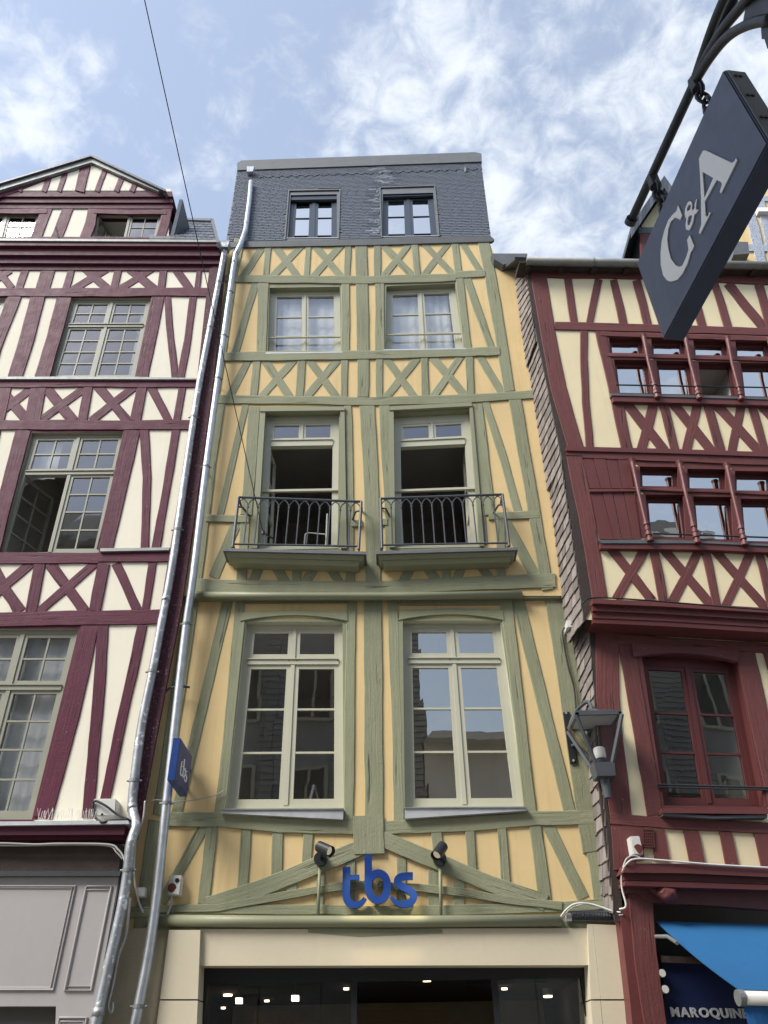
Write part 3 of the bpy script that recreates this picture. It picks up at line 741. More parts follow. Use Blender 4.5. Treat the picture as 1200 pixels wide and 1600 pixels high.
# mansard flanks and roof deck, party walls, floor above the shop
A = MR.P(Z5((84, 95))); B_ = MR.P(Z5((1071, 62))); C_ = MR.P(Z5((1113, 390))); D_ = MR.P(Z5((36, 410)))
bk = Vector((0, 5, 0)); bm = bmesh.new()
va = [bm.verts.new(p) for p in (A, B_, C_, D_, A + bk, B_ + bk, C_ + bk, D_ + bk)]
for f in ((0, 4, 7, 3), (1, 2, 6, 5), (0, 1, 5, 4), (4, 5, 6, 7)): bm.faces.new([va[i] for i in f])
obj('roof', bm, 'lead', mid)
xl, xr = -2.95, 2.62
zt_ = MU.P((560, 385)).z
bm = bmesh.new()
for x in (xl, xr): box(bm, (x, 3.4, zt_ / 2), (.12, 6.2, zt_ - .1))
box(bm, (0, 6.4, zt_ / 2), (5.4, .12, zt_ - .12)); obj('party_wall', bm, 'render_beige', mid)
# vent pipe high on the slates
bm = bmesh.new(); tube(bm, [MR.P(Z5((1012, 130)), 0), MR.P(Z5((1011, 112)), .06)], .04, 8); obj('vent_pipe', bm, 'lead', mid)
# ---- iron balconies on the second floor
ZBAL = zt(340, 750, 4.6154)
def balcony(rail, low, slab, Z, end_gap=16):
    """rail/low: (left, right) pixel ends of the handrail and the foot rail; slab: front-top left/right, bottom left/right"""
    T = .23
    (a, b), (c, d) = rail, low
    fl, fr_, bl, br = slab
    bm = bmesh.new()
    f = [MU.P(Z(p), T + .05) for p in (fl, fr_)]
    zt0 = f[0].z; 
    def sl(t, dz, inset):
        p, q_ = MU.P(Z(fl), T + .05), MU.P(Z(fr_), T + .05)
        return [Vector((p.x + inset, MU.o.y - t, p.z + dz)), Vector((q_.x - inset, MU.o.y - t, q_.z + dz))]
    A, B2 = sl(T + .05, 0, 0), sl(-.01, 0, 0); C2, D2 = sl(T + .05, -.045, 0), sl(-.01, -.045, 0)
    hexa(bm, [A[0], A[1], B2[1], B2[0]], [C2[0], C2[1], D2[1], D2[0]])
    s = obj('balcony', bm, 'lead', mid)
    bm = bmesh.new()
    A, B2 = sl(T + .02, -.047, .03), sl(-.01, -.047, .03); C2, D2 = sl(T - .01, -.10, .06), sl(-.01, -.10, .06)
    hexa(bm, [A[0], A[1], B2[1], B2[0]], [C2[0], C2[1], D2[1], D2[0]]); obj('slab_moulding', bm, 'green_metal', s)
    bm = bmesh.new()
    A, B2 = sl(T - .03, -.102, .09), sl(-.01, -.102, .09); C2, D2 = sl(T - .06, -.16, .11), sl(-.01, -.16, .11)
    hexa(bm, [A[0], A[1], B2[1], B2[0]], [C2[0], C2[1], D2[1], D2[0]]); obj('slab_soffit', bm, 'green_metal', s)
    def F(u, v):
        p = (a[0] * (1 - u) + b[0] * u, a[1] * (1 - u) + b[1] * u); r = (c[0] * (1 - u) + d[0] * u, c[1] * (1 - u) + d[1] * u)
        return MU.P(Z((r[0] * (1 - v) + p[0] * v, r[1] * (1 - v) + p[1] * v)), T)
    bm = bmesh.new(); tube(bm, [F(0, 1), F(1, 1)], .018, 8)
    for u in (0, 1): tube(bm, [F(u, 1), F(u, 1) + Vector((0, T, 0))], .016, 8)
    obj('handrail', bm, 'grey_iron', s)
    bm = bmesh.new(); tube(bm, [F(0, 0), F(1, 0)], .014, 8)
    for u in (0, 1): tube(bm, [F(u, 0), F(u, 0) + Vector((0, T, 0))], .012, 8)
    obj('foot_rail', bm, 'grey_iron', s)
    for u in (0, 1):
        bm = bmesh.new(); tube(bm, [F(u, 1), F(u, .02), F(u, -.07)], .021, 8); obj('corner_post', bm, 'grey_iron', s)
        bm = bmesh.new(); p = F(u, .80); sg = 1 if u == 0 else -1
        tube(bm, [p, p + Vector((sg * .07, .02, 0)), p + Vector((sg * .13, T, 0))], .014, 6); obj('wall_tie', bm, 'grey_iron', s)
    n = 12
    for i in range(1, n):
        u = i / n; bm = bmesh.new(); tube(bm, [F(u, 0), F(u, .80)], .0095, 6)
        p = F(u, .80); tube(bm, [p - Vector((0, 0, .012)), p + Vector((0, 0, .012))], .016, 6)
        obj('baluster', bm, 'grey_iron', s)
    for i in range(n + 1):
        bm = bmesh.new(); k = 0
        for sg in (-1, 1):
            pts = []
            for j in range(8):
                th = j / 7 * math.pi / 2; du = sg * .92 / n * (1 - math.cos(th)); v = .80 + .19 * math.sin(th)
                if 0 <= i / n + du <= 1: pts.append(F(i / n + du, v))
            if len(pts) > 2: tube(bm, pts, .0085, 5); k = 1
        if k: obj('arch', bm, 'grey_iron', s)
    return s
balcony(((152, 124), (1036, 156)), ((112, 462), (1018, 478)), ((42, 491), (1072, 516), 0, 0), ZBAL)
balcony(((635, 430), (1092, 414)), ((640, 604), (1116, 596)), ((618, 627), (1149, 612), 0, 0), Z6)

# ---- shop front under the first floor
SP = ML.shift(.07)
for pts in ([(313, 1452), (922, 1450), (922, 1508), (313, 1509)],):
    poly_obj('stone_panel', SP, PX, pts, 0, 'stone_panel', mid, back=-.30)
for pts in ([(264, 1453), (313, 1453), (309, 1561), (250, 1561)], [(249.5, 1563.5), (309, 1563.5), (303, 1700), (232, 1700)]):
    poly_obj('stone_panel', SP, PX, pts, .05, 'stone_panel', mid, back=-.32)
for pts in ([(918, 1444), (926, 1444), (938, 1561), (923, 1561)], [(926.6, 1444), (970, 1446), (992, 1561), (938.6, 1561)], [(938.6, 1563.5), (992, 1563.5), (1010, 1700), (952, 1700)], [(923, 1563.5), (938, 1563.5), (951, 1700), (934, 1700)]):
    poly_obj('stone_panel', SP, PX, pts, .05 if pts[0][0] != 918 else .045, 'stone_panel', mid, back=-.32)
poly_obj('rendered_pier', ML, PX, [(180, 1452), (266, 1448), (250, 1700), (120, 1700)], .03, 'render_beige', mid, back=-.3)
fz = SP.P((600, 1508), 0).z
x0 = SP.P((309, 1540)).x; x1 = SP.P((925, 1540)).x
# dark metal shop frame and glazing set back behind the stone
sf = MATS['dark_metal']
GP = ML.shift(-.14)
bm = bmesh.new()
box(bm, ((x0 + x1) / 2, .17, fz - .04), (x1 - x0, .06, .16))
o = obj('shop_window', bm, 'dark_metal', mid)
gx = lambda px: GP.P((px, 1560)).x
cols_ = [gx(318), gx(501), gx(553), gx(775), gx(840), gx(917)]
gtop = fz - .12
for x in (cols_[0], cols_[2], cols_[3], cols_[5]):
    bm = bmesh.new(); box(bm, (x, .17, gtop / 2), (.06, .07, gtop)); obj('mullion', bm, 'dark_metal', o)
for a, b in ((cols_[0], cols_[1]), (cols_[1], cols_[2]), (cols_[3], cols_[4]), (cols_[4], cols_[5])):
    bm = bmesh.new(); bm.faces.new([bm.verts.new(p) for p in ((a + .004, .18, .05), (b - .004, .18, .05), (b - .004, .18, gtop), (a + .004, .18, gtop))]); obj('pane', bm, 'glass_shop', o)
bm = bmesh.new()
for x, y0, y1, z0, z1 in ((0, 0, 0, 0, 0),):
    pass
D0, D1 = .24, 7.0
rx0, rx1 = -2.84, 2.5
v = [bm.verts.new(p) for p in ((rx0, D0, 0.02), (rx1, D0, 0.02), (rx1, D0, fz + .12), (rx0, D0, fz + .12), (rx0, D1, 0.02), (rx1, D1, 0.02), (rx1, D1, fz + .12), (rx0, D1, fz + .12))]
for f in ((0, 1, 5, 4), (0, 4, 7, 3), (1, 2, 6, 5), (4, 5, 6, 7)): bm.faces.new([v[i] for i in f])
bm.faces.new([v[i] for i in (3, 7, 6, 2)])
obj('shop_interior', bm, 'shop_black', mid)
bm = bmesh.new(); box(bm, ((cols_[2] + cols_[3]) / 2, .75, fz + .02), (cols_[3] - cols_[2] - .1, .9, .06)); obj('door_soffit', bm, 'white_plastic', mid)
CPL = Plane((0, 0, fz + .10), (0, 0, -1))
lamps = [((667, 1531), 1), ((356, 1554), 1.2), ((461, 1562), 1), ((417, 1563), .7), ((430, 1574), .7), ((742, 1573), 1.5), ((728, 1578), 1), ((660, 1574), .9), ((590, 1581), .9), ((475, 1581), 1), ((491, 1586), 1), ((788, 1544), .8), ((856, 1556), 1.2), ((541, 1544), .7), ((640, 1589), .8), ((638, 1594), .8), ((634, 1597), .8), ((349, 1574), .6), ((782, 1574), 1)]
for i, (p, s) in enumerate(lamps):
    hz = fz + .10
    P_ = CPL.P(p)
    if p == (667, 1531): P_ = Plane((0, 0, fz - .02), (0, 0, -1)).P(p)
    if P_.y > 6.8: P_ = CAMP + (P_ - CAMP) * ((6.6 + 9) / (P_.y + 9))
    lim = 2.55 if P_.x < 0 else 2.25
    if abs(P_.x) > lim: P_ = CAMP + (P_ - CAMP) * (lim / abs(P_.x))
    bm = bmesh.new(); big = .95 if P_.y > 3 else .8
    tube(bm, [P_ + Vector((0, 0, .0)), P_ - Vector((0, 0, .02 * big))], .055 * s * big, 12)
    root = obj('ceiling_lamp', bm, 'lamp_on'); 
    LB = {(667, 1531): 'lit downlight in the pale soffit above the shop door', (356, 1554): 'lit white cylinder spotlight at the left end of the shop window', (856, 1556): 'lit white cylinder spotlight at the right end of the shop window', (742, 1573): 'largest bright lamp seen deep inside the shop'}
    tag(root, LB.get(p, 'small lit spotlight on the dark ceiling deep inside the shop'), 'ceiling light', 'lit spotlights in the shop ceiling')
    bm = bmesh.new()
    if p in ((373, 1562), (461, 1557)): pass
    if p in ((356, 1554), (856, 1556)): tube(bm, [P_ + Vector((0, 0, .13)), P_ + Vector((0, 0, .004))], .075, 12); obj('lamp_housing', bm, 'white_plastic', root, smooth=False)
    else: tube(bm, [P_ + Vector((0, 0, .012)), P_ + Vector((0, 0, .003))], .07 * s, 12); obj('lamp_rim', bm, 'white_plastic', root)
# shelves and posters dimly seen at the back
bm = bmesh.new(); box(bm, (-1.0, 4.5, .65), (1.2, .4, 1.3)); o = obj('display_shelf', bm, 'pale_wood'); tag(o, 'dim wooden display shelf deep inside the shop', 'shelf')
for (p, w_, lab) in (((373, 1563), 10, 'lit rectangular exit lamp hanging at the left inside the shop'), ((461, 1559), 11, 'lit rectangular exit lamp hanging in the left half of the shop')):
    SPn = Plane((0, 2.4, 0), (0, -1, 0)); bm = bmesh.new(); x_, y_ = p
    poly(bm, SPn, PX, [(x_ - w_ / 2, y_ - 4), (x_ + w_ / 2, y_ - 4), (x_ + w_ / 2, y_ + 5), (x_ - w_ / 2, y_ + 5)], .02, back=-.04); o = obj('exit_lamp', bm, 'lamp_soft'); tag(o, lab, 'lamp')
    bm = bmesh.new(); a_ = SPn.P((x_, y_ - 4)); tube(bm, [a_, Vector((a_.x, a_.y, fz + .12))], .008, 5); obj('rod', bm, 'dark_metal', o)
for (px0, px1, y_, dep, m_, lab) in ((560, 700, 1585, 5.0, 'pale_wood', 'brown hanging board across the back of the shop'), (395, 470, 1590, 4.2, 'pale_wood', 'brown hanging board in the left half of the shop')):
    SPn = Plane((0, dep, 0), (0, -1, 0)); o = poly_obj('hanging_board', SPn, PX, [(px0, y_ - 8), (px1, y_ - 8), (px1, y_ + 16), (px0, y_ + 16)], .03, m_, None); tag(o, lab, 'board')
for (xa, xb, yy) in ((-1.9, -.7, 1.6), (.9, 1.9, 2.2)):
    bm = bmesh.new(); box(bm, ((xa + xb) / 2, yy, fz + .03), (xb - xa, .05, .04)); o = obj('lighting_track', bm, 'dark_metal'); tag(o, 'dark lighting track on the shop ceiling at the ' + ('left' if xa < 0 else 'right'), 'track')

# ---- blue letters on the front, spotlights, projecting sign
ZT = zt(480, 1300, 5.0)
LP = ML
def stroke(bm, pl, Z, pts, wd, t, back, closed=False, k=6, smooth=True, taper=None):
    c = [Vector((p[0], p[1])) for p in pts]
    if smooth:
        c3 = spline([(p.x, p.y, 0) for p in c] + ([(c[0].x, c[0].y, 0)] if closed else []), k); c = [Vector((p.x, p.y)) for p in c3]
    n = len(c); l, r = [], []
    for i in range(n):
        d = (c[min(i + 1, n - 1)] - c[max(i - 1, 0)]).normalized()
        if closed and i in (0, n - 1): d = (c[1] - c[n - 2]).normalized()
        m_ = Vector((-d.y, d.x)); ww = wd / 2 * (taper(i / (n - 1)) if taper else 1)
        l.append(c[i] + m_ * ww); r.append(c[i] - m_ * ww)
    rows = []
    for a, b in zip(l, r):
        fa, fb = pl.P(Z(a), t), pl.P(Z(b), t)
        rows.append([bm.verts.new(p) for p in (fa, fb, fb - pl.n * (t - back), fa - pl.n * (t - back))])
    for A_, B3 in zip(rows, rows[1:]):
        for i in range(4): bm.faces.new((A_[i], A_[(i + 1) % 4], B3[(i + 1) % 4], B3[i]))
    if not closed: bm.faces.new(rows[0][::-1]); bm.faces.new(rows[-1])
sg = thing('shop_sign_letters', 'three large blue raised letters tbs fixed to the timbers above the shop', 'shop sign', LP.P((590, 1420)))
bm = bmesh.new()
stroke(bm, LP, ZT, [(282, 275), (308, 275)], 1, .11, .06, smooth=False) if False else None
stroke(bm, LP, ZT, [(307, 272), (306, 380), (304, 480), (312, 528), (340, 560), (385, 567), (425, 550), (452, 515)], 60, .115, .07, taper=lambda s: 1.0 if s < .6 else 1.0 - (s - .6) * 1.2)
stroke(bm, LP, ZT, [(331, 354), (408, 354)], 40, .114, .071, smooth=False)
obj('letter', bm, 'logo_blue', sg, label='blue letter t')
bm = bmesh.new()
stroke(bm, LP, ZT, [(477, 175), (477, 300), (477, 430), (492, 490), (525, 525), (560, 531), (595, 515), (620, 470), (627, 420)], 58, .112, .068, k=7)
stroke(bm, LP, ZT, [(626, 432), (624, 395), (610, 352), (580, 326), (548, 320), (515, 336), (490, 366)], 58, .1135, .069, k=6)
obj('letter', bm, 'logo_blue', sg, label='blue letter b')
bm = bmesh.new()
stroke(bm, LP, ZT, [(826, 342), (770, 343), (725, 352), (705, 380), (722, 412), (770, 440), (815, 468), (833, 505), (810, 545), (770, 562), (725, 560), (685, 540), (655, 505)], 57, .113, .07, taper=lambda s: 1.0 if s < .75 else 1.0 - (s - .75) * 2.4)
obj('letter', bm, 'logo_blue', sg, label='blue letter s')
bm = bmesh.new()
for p in ((306, 330), (306, 470), (477, 250), (477, 420), (620, 430), (705, 380), (820, 500)): tube(bm, [LP.P(ZT(p), .072), LP.P(ZT(p), .01)], .01, 6)
obj('standoff', bm, 'dark_metal', sg)
bm = bmesh.new(); poly(bm, ML, ZT, [(546, 405), (568, 380), (594, 405), (570, 430)], .06, 0); obj('anchor_plate', bm, 'green_metal', mid)

def spot(x0, y0, x1, y1, disc, h0, h1, which):
    t = thing('spotlight', f'dark tubular spotlight on a green stem {which} the blue letters', 'spotlight', ML.P(ZT((x1, y1))), 'spotlights beside the shop letters')
    bm = bmesh.new(); tube(bm, [ML.P(ZT((x0, y0)), .07), ML.P(ZT((x1, y1)), .09)], .017, 8); obj('stem', bm, 'green_metal', t, smooth=True)
    c = ML.P(ZT(disc), .10)
    bm = bmesh.new(); tube(bm, [c + Vector((0, .05, 0)), c - Vector((0, .015, 0))], .072, 18); obj('base_plate', bm, 'dark_metal', t)
    a, b = ML.P(ZT(h0), .20), ML.P(ZT(h1), .30)
    bm = bmesh.new(); tube(bm, [c, (a + b) / 2], .018, 8); obj('arm', bm, 'dark_metal', t)
    d = (b - a).normalized()
    bm = bmesh.new(); tube(bm, [a - d * .01, a, a + d * .005, b - d * .02, b + d * .03], [.03, .05, .058, .058, .058], 18, caps=False); hd = obj('lamp_head', bm, 'dark_metal', t)
    bm = bmesh.new(); tube(bm, [b - d * .015, b - d * .006], .043, 16); obj('lens', bm, 'lamp_dim', hd)
    lt = bpy.data.lights.new('spot_lamp', 'SPOT'); lt.energy = 8; lt.color = (1, .80, .52); lt.spot_size = R(62); lt.spot_blend = .8; lt.shadow_soft_size = .04
    lo_ = bpy.data.objects.new('spot_lamp', lt); COL.objects.link(lo_); lo_.parent = t; lo_.matrix_parent_inverse = pinv(t)
    aim = ML.P((602, 1462), .06); lo_.location = b + d * .045; lo_.rotation_euler = (b - aim).to_track_quat('Z', 'Y').to_euler()
spot(99, 250, 84, 662, (104, 208), (90, 112), (172, 148), 'left of')
spot(1037, 250, 1045, 655, (1036, 210), (1062, 108), (1012, 178), 'right of')

PS = thing('projecting_sign', 'blue box sign with white tbs lettering projecting beside the silver downpipe', 'shop sign', ML.P((283, 1200)))
SF = Plane((0, -.72, 0), (0, -1, 0))
near = [SF.P(p) for p in ((271, 1153), (282, 1153), (272, 1218.6), (260.3, 1220))]
near[3].z = near[2].z; near[0].z = near[1].z
near[2].x = near[1].x; near[3].x = near[0].x
dpt = Vector((0, .60, 0))
bm = bmesh.new(); hexa(bm, near, [p + dpt for p in near]); obj('sign_box', bm, 'blue_box', PS)
bm = bmesh.new(); X = near[1].x + .003
fc = [near[1] + Vector((.003, .012, -.012)), near[1] + dpt + Vector((.003, -.012, -.012)), near[2] + dpt + Vector((.003, -.012, .012)), near[2] + Vector((.003, .012, .012))]
hexa(bm, [p - Vector((.008, 0, 0)) for p in fc], fc); obj('sign_face', bm, 'blue_face', PS)
FPn = Plane(near[1] + Vector((.003, 0, 0)), (1, 0, 0))
ZP = zt(240, 1130, 11.43)
bm = bmesh.new()
for pts, wd in (([(512, 680), (498, 760), (485, 860), (486, 915), (500, 940), (522, 905)], 17), ([(497, 760), (528, 775)], 14),
                ([(556, 640), (540, 800), (527, 930), (534, 965), (550, 960), (566, 900), (568, 830), (556, 805), (542, 840)], 17),
                ([(604, 862), (585, 860), (574, 890), (582, 930), (592, 970), (585, 1030), (572, 1045), (556, 1010), (553, 985)], 17)):
    stroke(bm, FPn, ZP, pts, wd, .004, -.001, k=4)
obj('lettering', bm, 'white_print', PS)
for z in (near[1].z - .12, near[2].z + .12):
    bm = bmesh.new(); tube(bm, [Vector(((near[0].x + near[1].x) / 2, -.13, z)), Vector(((near[0].x + near[1].x) / 2, 0, z))], .02, 8); obj('bracket', bm, 'dark_metal', PS)

# ---- downpipes
def pipe(name, label, pts, r, material, clips, hopper=None, ends=()):
    t = thing(name, label, 'downpipe', pts[-1])
    bm = bmesh.new(); tube(bm, pts, r, 16); obj('pipe', bm, material, t, smooth=True)
    for p, d in clips:
        bm = bmesh.new(); d = Vector(d).normalized(); p = Vector(p)
        tube(bm, [p - d * .018, p + d * .018], r + .006, 16)
        for sx in (-1, 1): tube(bm, [p + Vector((sx * (r + .002), 0, 0)), p + Vector((sx * (r + .03), .0, 0))], .012, 6)
        tube(bm, [p + Vector((0, r, 0)), p + Vector((0, r + .08, 0))], .01, 6)
        obj('pipe_clip', bm, 'old_zinc', t)
    for p, d in ends:
        bm = bmesh.new(); d = Vector(d).normalized(); p = Vector(p); tube(bm, [p - d * .035, p + d * .035], r + .004, 16); obj('pipe_collar', bm, material, t, smooth=True)
    if hopper is not None:
        c, s = hopper; bm = bmesh.new()
        q0 = [(c.x + a * s[0] * .42, c.y + b * s[1] * .42, c.z - s[2]) for a, b in ((-1, -1), (1, -1), (1, 1), (-1, 1))]
        q1 = [(c.x + a * s[0] * .5, c.y + b * s[1] * .5, c.z) for a, b in ((-1, -1), (1, -1), (1, 1), (-1, 1))]
        q2 = [(c.x + a * s[0] * .54, c.y + b * s[1] * .54, c.z + .03) for a, b in ((-1, -1), (1, -1), (1, 1), (-1, 1))]
        hexa(bm, q0, q1); hexa(bm, [(x, y, z + .0005) for x, y, z in q1], q2); obj('hopper', bm, material, t)
    return t
T1 = .22
UP = [MR.P((392, 284), .10), MR.P((390, 310), .10), MR.P((385, 350), .10), MR.P((383, 362), .11), MU.P((376, 382), .17), MU.P((370, 395), .18)]
low = [MU.P((366, 410), .17), MU.P((345, 560), .17), MU.P((322, 730), .17), MU.P((302, 900), .17), ML.P((288, 1000), .21), ML.P((265, 1210), .21), ML.P((240, 1440), .21), ML.P((211, 1600), .23), ML.P((190, 1700), .24)]
pts = spline(UP + low, 5)
cl = []
for p in ((360, 445), (358, 510), (322, 728), (343, 578), (289, 985), (259, 1236), (212, 1575)):
    q0 = min(pts, key=lambda v: (Vector(((v - CAMP).dot(_r) / (v - CAMP).dot(_f) * FPX + 600, 800 - (v - CAMP).dot(_u) / (v - CAMP).dot(_f) * FPX)) - Vector(p)).length)
    i = pts.index(q0); cl.append((q0, pts[min(i + 1, len(pts) - 1)] - pts[max(i - 1, 0)]))
pipe('downpipe', 'shiny zinc downpipe with square hopper running down the yellow house', pts, .05, 'pipe_zinc', cl, hopper=(MR.P((392, 266), .10), Vector((.17, .16, .17))), ends=[(UP[2], UP[3] - UP[2]), (low[0], low[1] - low[0])])
l0 = [LP_.P(p, t) for p, t in (((351, 393), .13), ((345, 425), .10), ((328, 513), .10), ((308, 620), .10), ((287, 760), .10), ((268, 890), .10), ((252, 975), .10), ((238, 1050), .10), ((222, 1130), .10), ((210, 1220), .10))]
l1 = [LP_.P(p, t) for p, t in (((207, 1262), .10), ((212, 1290), .22), ((204, 1320), .26), ((200, 1360), .24), ((188, 1430), .24), ((165, 1530), .24), ((150, 1600), .26), ((132, 1690), .28))]
pts = spline(l0 + l1, 4); cl = []
for p in ((341, 447), (325, 524), (278, 820), (306, 660), (238, 1045), (208, 1224), (198, 1354)):
    q0 = min(pts, key=lambda v: (Vector(((v - CAMP).dot(_r) / (v - CAMP).dot(_f) * FPX + 600, 800 - (v - CAMP).dot(_u) / (v - CAMP).dot(_f) * FPX)) - Vector(p)).length)
    i = pts.index(q0); cl.append((q0, pts[min(i + 1, len(pts) - 1)] - pts[max(i - 1, 0)]))
pipe('downpipe', 'worn mottled downpipe at the corner of the maroon house', pts, .053, 'worn_pipe', cl, hopper=(LP_.P((351, 384), .13), Vector((.2, .18, .14))), ends=[(pts[-6], pts[-5] - pts[-7]), (pts[40], pts[41] - pts[39]), (pts[22], pts[23] - pts[21])])
# ================================================================== left house
Z1 = zt(0, 220, 3.0); Z2 = zt(0, 600, 3.0); Z3 = zt(0, 950, 3.0); Z4 = zt(0, 1230, 3.2432)
lh = thing('timber_framed_house', 'cream plastered house with dark maroon timbers and small paned windows', 'house', (-4.5, 0, 0))
MT = 'maroon_timber'
LQ = Plane((0, .32, 0), (0, -1, 0))       # attic storey, set back behind the cornice
wk = dict(casing=('maroon_timber', .07, .07, .05, .03, .004), frame_mat='grey_frame', glass_mat='glass_old', fw=.055, sw=.045, bw=.022, mw=.05)
# third floor windows
window(lh, LP_, Z1, [(345, 748), (712, 748), (632, 1108), (224, 1110)], rec=.05, cas=2, tv=.655, lo=(2, 4), up=(2, 2), key='LP', curtain=[(.86, .98, .02, .98)], roomd=1.6, **wk)
window(lh, LP_, Z1, [(-340, 748), (33, 748), (-72, 1110), (-480, 1110)], rec=.05, cas=2, tv=.655, lo=(2, 4), up=(2, 2), key='LP', roomd=1.6, **wk)
# second floor
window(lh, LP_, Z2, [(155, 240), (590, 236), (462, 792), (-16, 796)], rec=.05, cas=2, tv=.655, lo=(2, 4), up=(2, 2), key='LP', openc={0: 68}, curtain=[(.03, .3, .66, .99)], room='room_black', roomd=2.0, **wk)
# first floor
window(lh, LP_, Z3, [(-150, 105), (376, 105), (150, 992), (-410, 992)], rec=.05, cas=2, tv=.665, lo=(2, 4), up=(2, 2), key='LP', curtain=[(.05, .48, .02, .99), (.52, .9, .05, .98)], roomd=1.6, **wk)
# attic
window(lh, LQ, Z1, [(455, 342), (766, 346), (735, 456), (425, 456)], rec=.05, cas=2, lo=(2, 2), key='LQ', openc={0: 75}, roomd=1.2, **wk)
window(lh, LQ, Z1, [(-130, 342), (196, 342), (160, 456), (-165, 456)], rec=.05, cas=2, lo=(2, 2), key='LQ', roomd=1.2, **wk)
wall_sheet(lh, 'plaster_wall', LP_, PX, [(-330, 380), (353, 395), (351, 420), (333, 600), (293, 883), (283, 950), (213, 1317), (190, 1420), (-600, 1420), (-480, 900)], HOLES['LP'], 'cream_plaster')
wall_sheet(lh, 'plaster_wall', LQ, Z1, [(-700, 225), (800, 225), (790, 470), (-760, 470)], HOLES['LQ'], 'cream_plaster')

timbers(lh, LP_, Z1, MT, [
 ('x', 34, (-10, 610), (55, 692)), ('x', 28, (50, 605), (-40, 665)), ('p', 36, (120, 600), (86, 700)), ('p', 66, (226, 600), (198, 700)), ('p', 34, (336, 600), (309, 700)),
 ('x', 40, (398, 600), (510, 700)), ('x', 34, (500, 600), (335, 700)), ('p', 34, (555, 600), (534, 700)), ('x', 40, (608, 600), (730, 700)), ('x', 34, (716, 600), (550, 700)),
 ('p', 34, (765, 602), (755, 700)), ('x', 38, (822, 602), (892, 698)), ('p', 28, (935, 604), (924, 698)),
 ('b', 39, (-900, 704), (0, 708), (500, 710), (1010, 708)),
 ('p', 62, (72, 722), (-20, 960), (-60, 1110)), ('p', 66, (180, 720), (128, 920), (70, 1112)), ('p', 70, (306, 722), (250, 930), (196, 1112)), ('p', 62, (742, 722), (702, 930), (662, 1112)),
 ('p', 34, (784, 722), (800, 930), (820, 1112)), ('p', 34, (906, 722), (880, 930), (846, 1112)),
 ('b', 42, (-900, 1130), (0, 1134), (60, 1134)), ('b', 42, (60, 1136), (500, 1134), (935, 1134)),
])
# corner post against the next house
cp_r = [(353, 404), (351, 420), (333, 600), (293, 883), (283, 950), (248, 1130), (214, 1310)]
cp_l = [(327, 420), (322, 463), (307, 600), (266, 855), (247, 970), (232, 1100), (206, 1310)]
poly_obj('corner_post', LP_, PX, cp_l + cp_r[::-1], .034, 'worn_maroon', lh)
# lead drip boards on the sills
poly_obj('drip_board', LP_, Z1, [(-900, 1104), (640, 1106), (935, 1112), (935, 1118), (640, 1117), (-900, 1115)], .06, 'old_zinc', lh)
poly_obj('drip_board', LP_, Z2, [(470, 770), (795, 766), (792, 778), (468, 784)], .06, 'old_zinc', lh)
timbers(lh, LP_, Z2, MT, [
 ('p', 62, (25, 10), (-15, 180)), ('p', 45, (168, 8), (134, 175)), ('x', 50, (212, 8), (345, 175)), ('x', 37, (410, 8), (180, 175)), ('p', 42, (416, 8), (384, 175)),
 ('x', 48, (458, 8), (600, 175)), ('x', 38, (634, 8), (425, 172)), ('p', 50, (666, 8), (634, 172)), ('x', 42, (706, 8), (790, 172)), ('p', 40, (856, 5), (828, 170)),
 ('b', 46, (-900, 192), (0, 194), (500, 192), (900, 190)),
 ('p', 72, (110, 212), (40, 480), (-40, 790)), ('p', 74, (620, 212), (560, 480), (488, 780)),
 ('p', 42, (675, 212), (688, 440), (678, 775)), ('p', 40, (825, 210), (774, 520), (730, 770)),
 ('b', 52, (-900, 818), (0, 818), (460, 816)), ('b', 48, (455, 812), (800, 808)),
 ('x', 45, (-30, 850), (85, 1070)), ('x', 38, (145, 845), (-20, 985)), ('p', 46, (186, 842), (138, 1070)), ('x', 54, (236, 842), (398, 1065)), ('x', 42, (446, 840), (180, 1068)),
 ('p', 54, (486, 840), (444, 1062)), ('x', 46, (544, 840), (644, 1060)), ('p', 38, (716, 838), (682, 1060)),
 ('b', 68, (-900, 1110), (0, 1104), (400, 1096), (750, 1090)),
])
timbers(lh, LP_, Z3, MT, [
 ('p', 86, (422, 80), (330, 500), (200, 985)), ('p', 54, (482, 80), (462, 420), (408, 985)), ('p', 46, (668, 78), (572, 520), (492, 900)),
])
# mouldings: attic cornice and main cornice, stacked boards
def band(parent, pl, Z, top, bot, t, material, name='cornice_board', back=-.02, **k):
    return poly_obj(name, pl, Z, list(top) + list(bot)[::-1], t, material, parent, back=back, **k)
XL = -900
for y0, y1, t, m in ((470, 492, .20, 'maroon_paint'), (490, 536, .135, 'maroon_paint'), (530, 574, .075, 'maroon_paint'), (564, 606, .025, 'maroon_paint')):
    band(lh, LP_, Z1, [(XL, y0 - 8), (1030 - (.20 - t) * 20, y0 + 2)], [(XL, y1 - 6), (1030 - (.20 - t) * 20, y1 + 2)], t, m, back=-.5 if t > .18 else -.02)
band(lh, LP_, Z1, [(XL, 452), (1018, 464)], [(XL, 461), (1026, 474)], .225, 'old_zinc', 'zinc_flashing', back=-.5)
for y0, y1, t in ((237, 260, .10), (256, 288, .06), (282, 316, .025)):
    band(lh, LQ, Z1, [(XL, y0 - 2), (806, y0)], [(XL, y1), (812, y1 + 1)], t, 'maroon_paint', back=-.3)
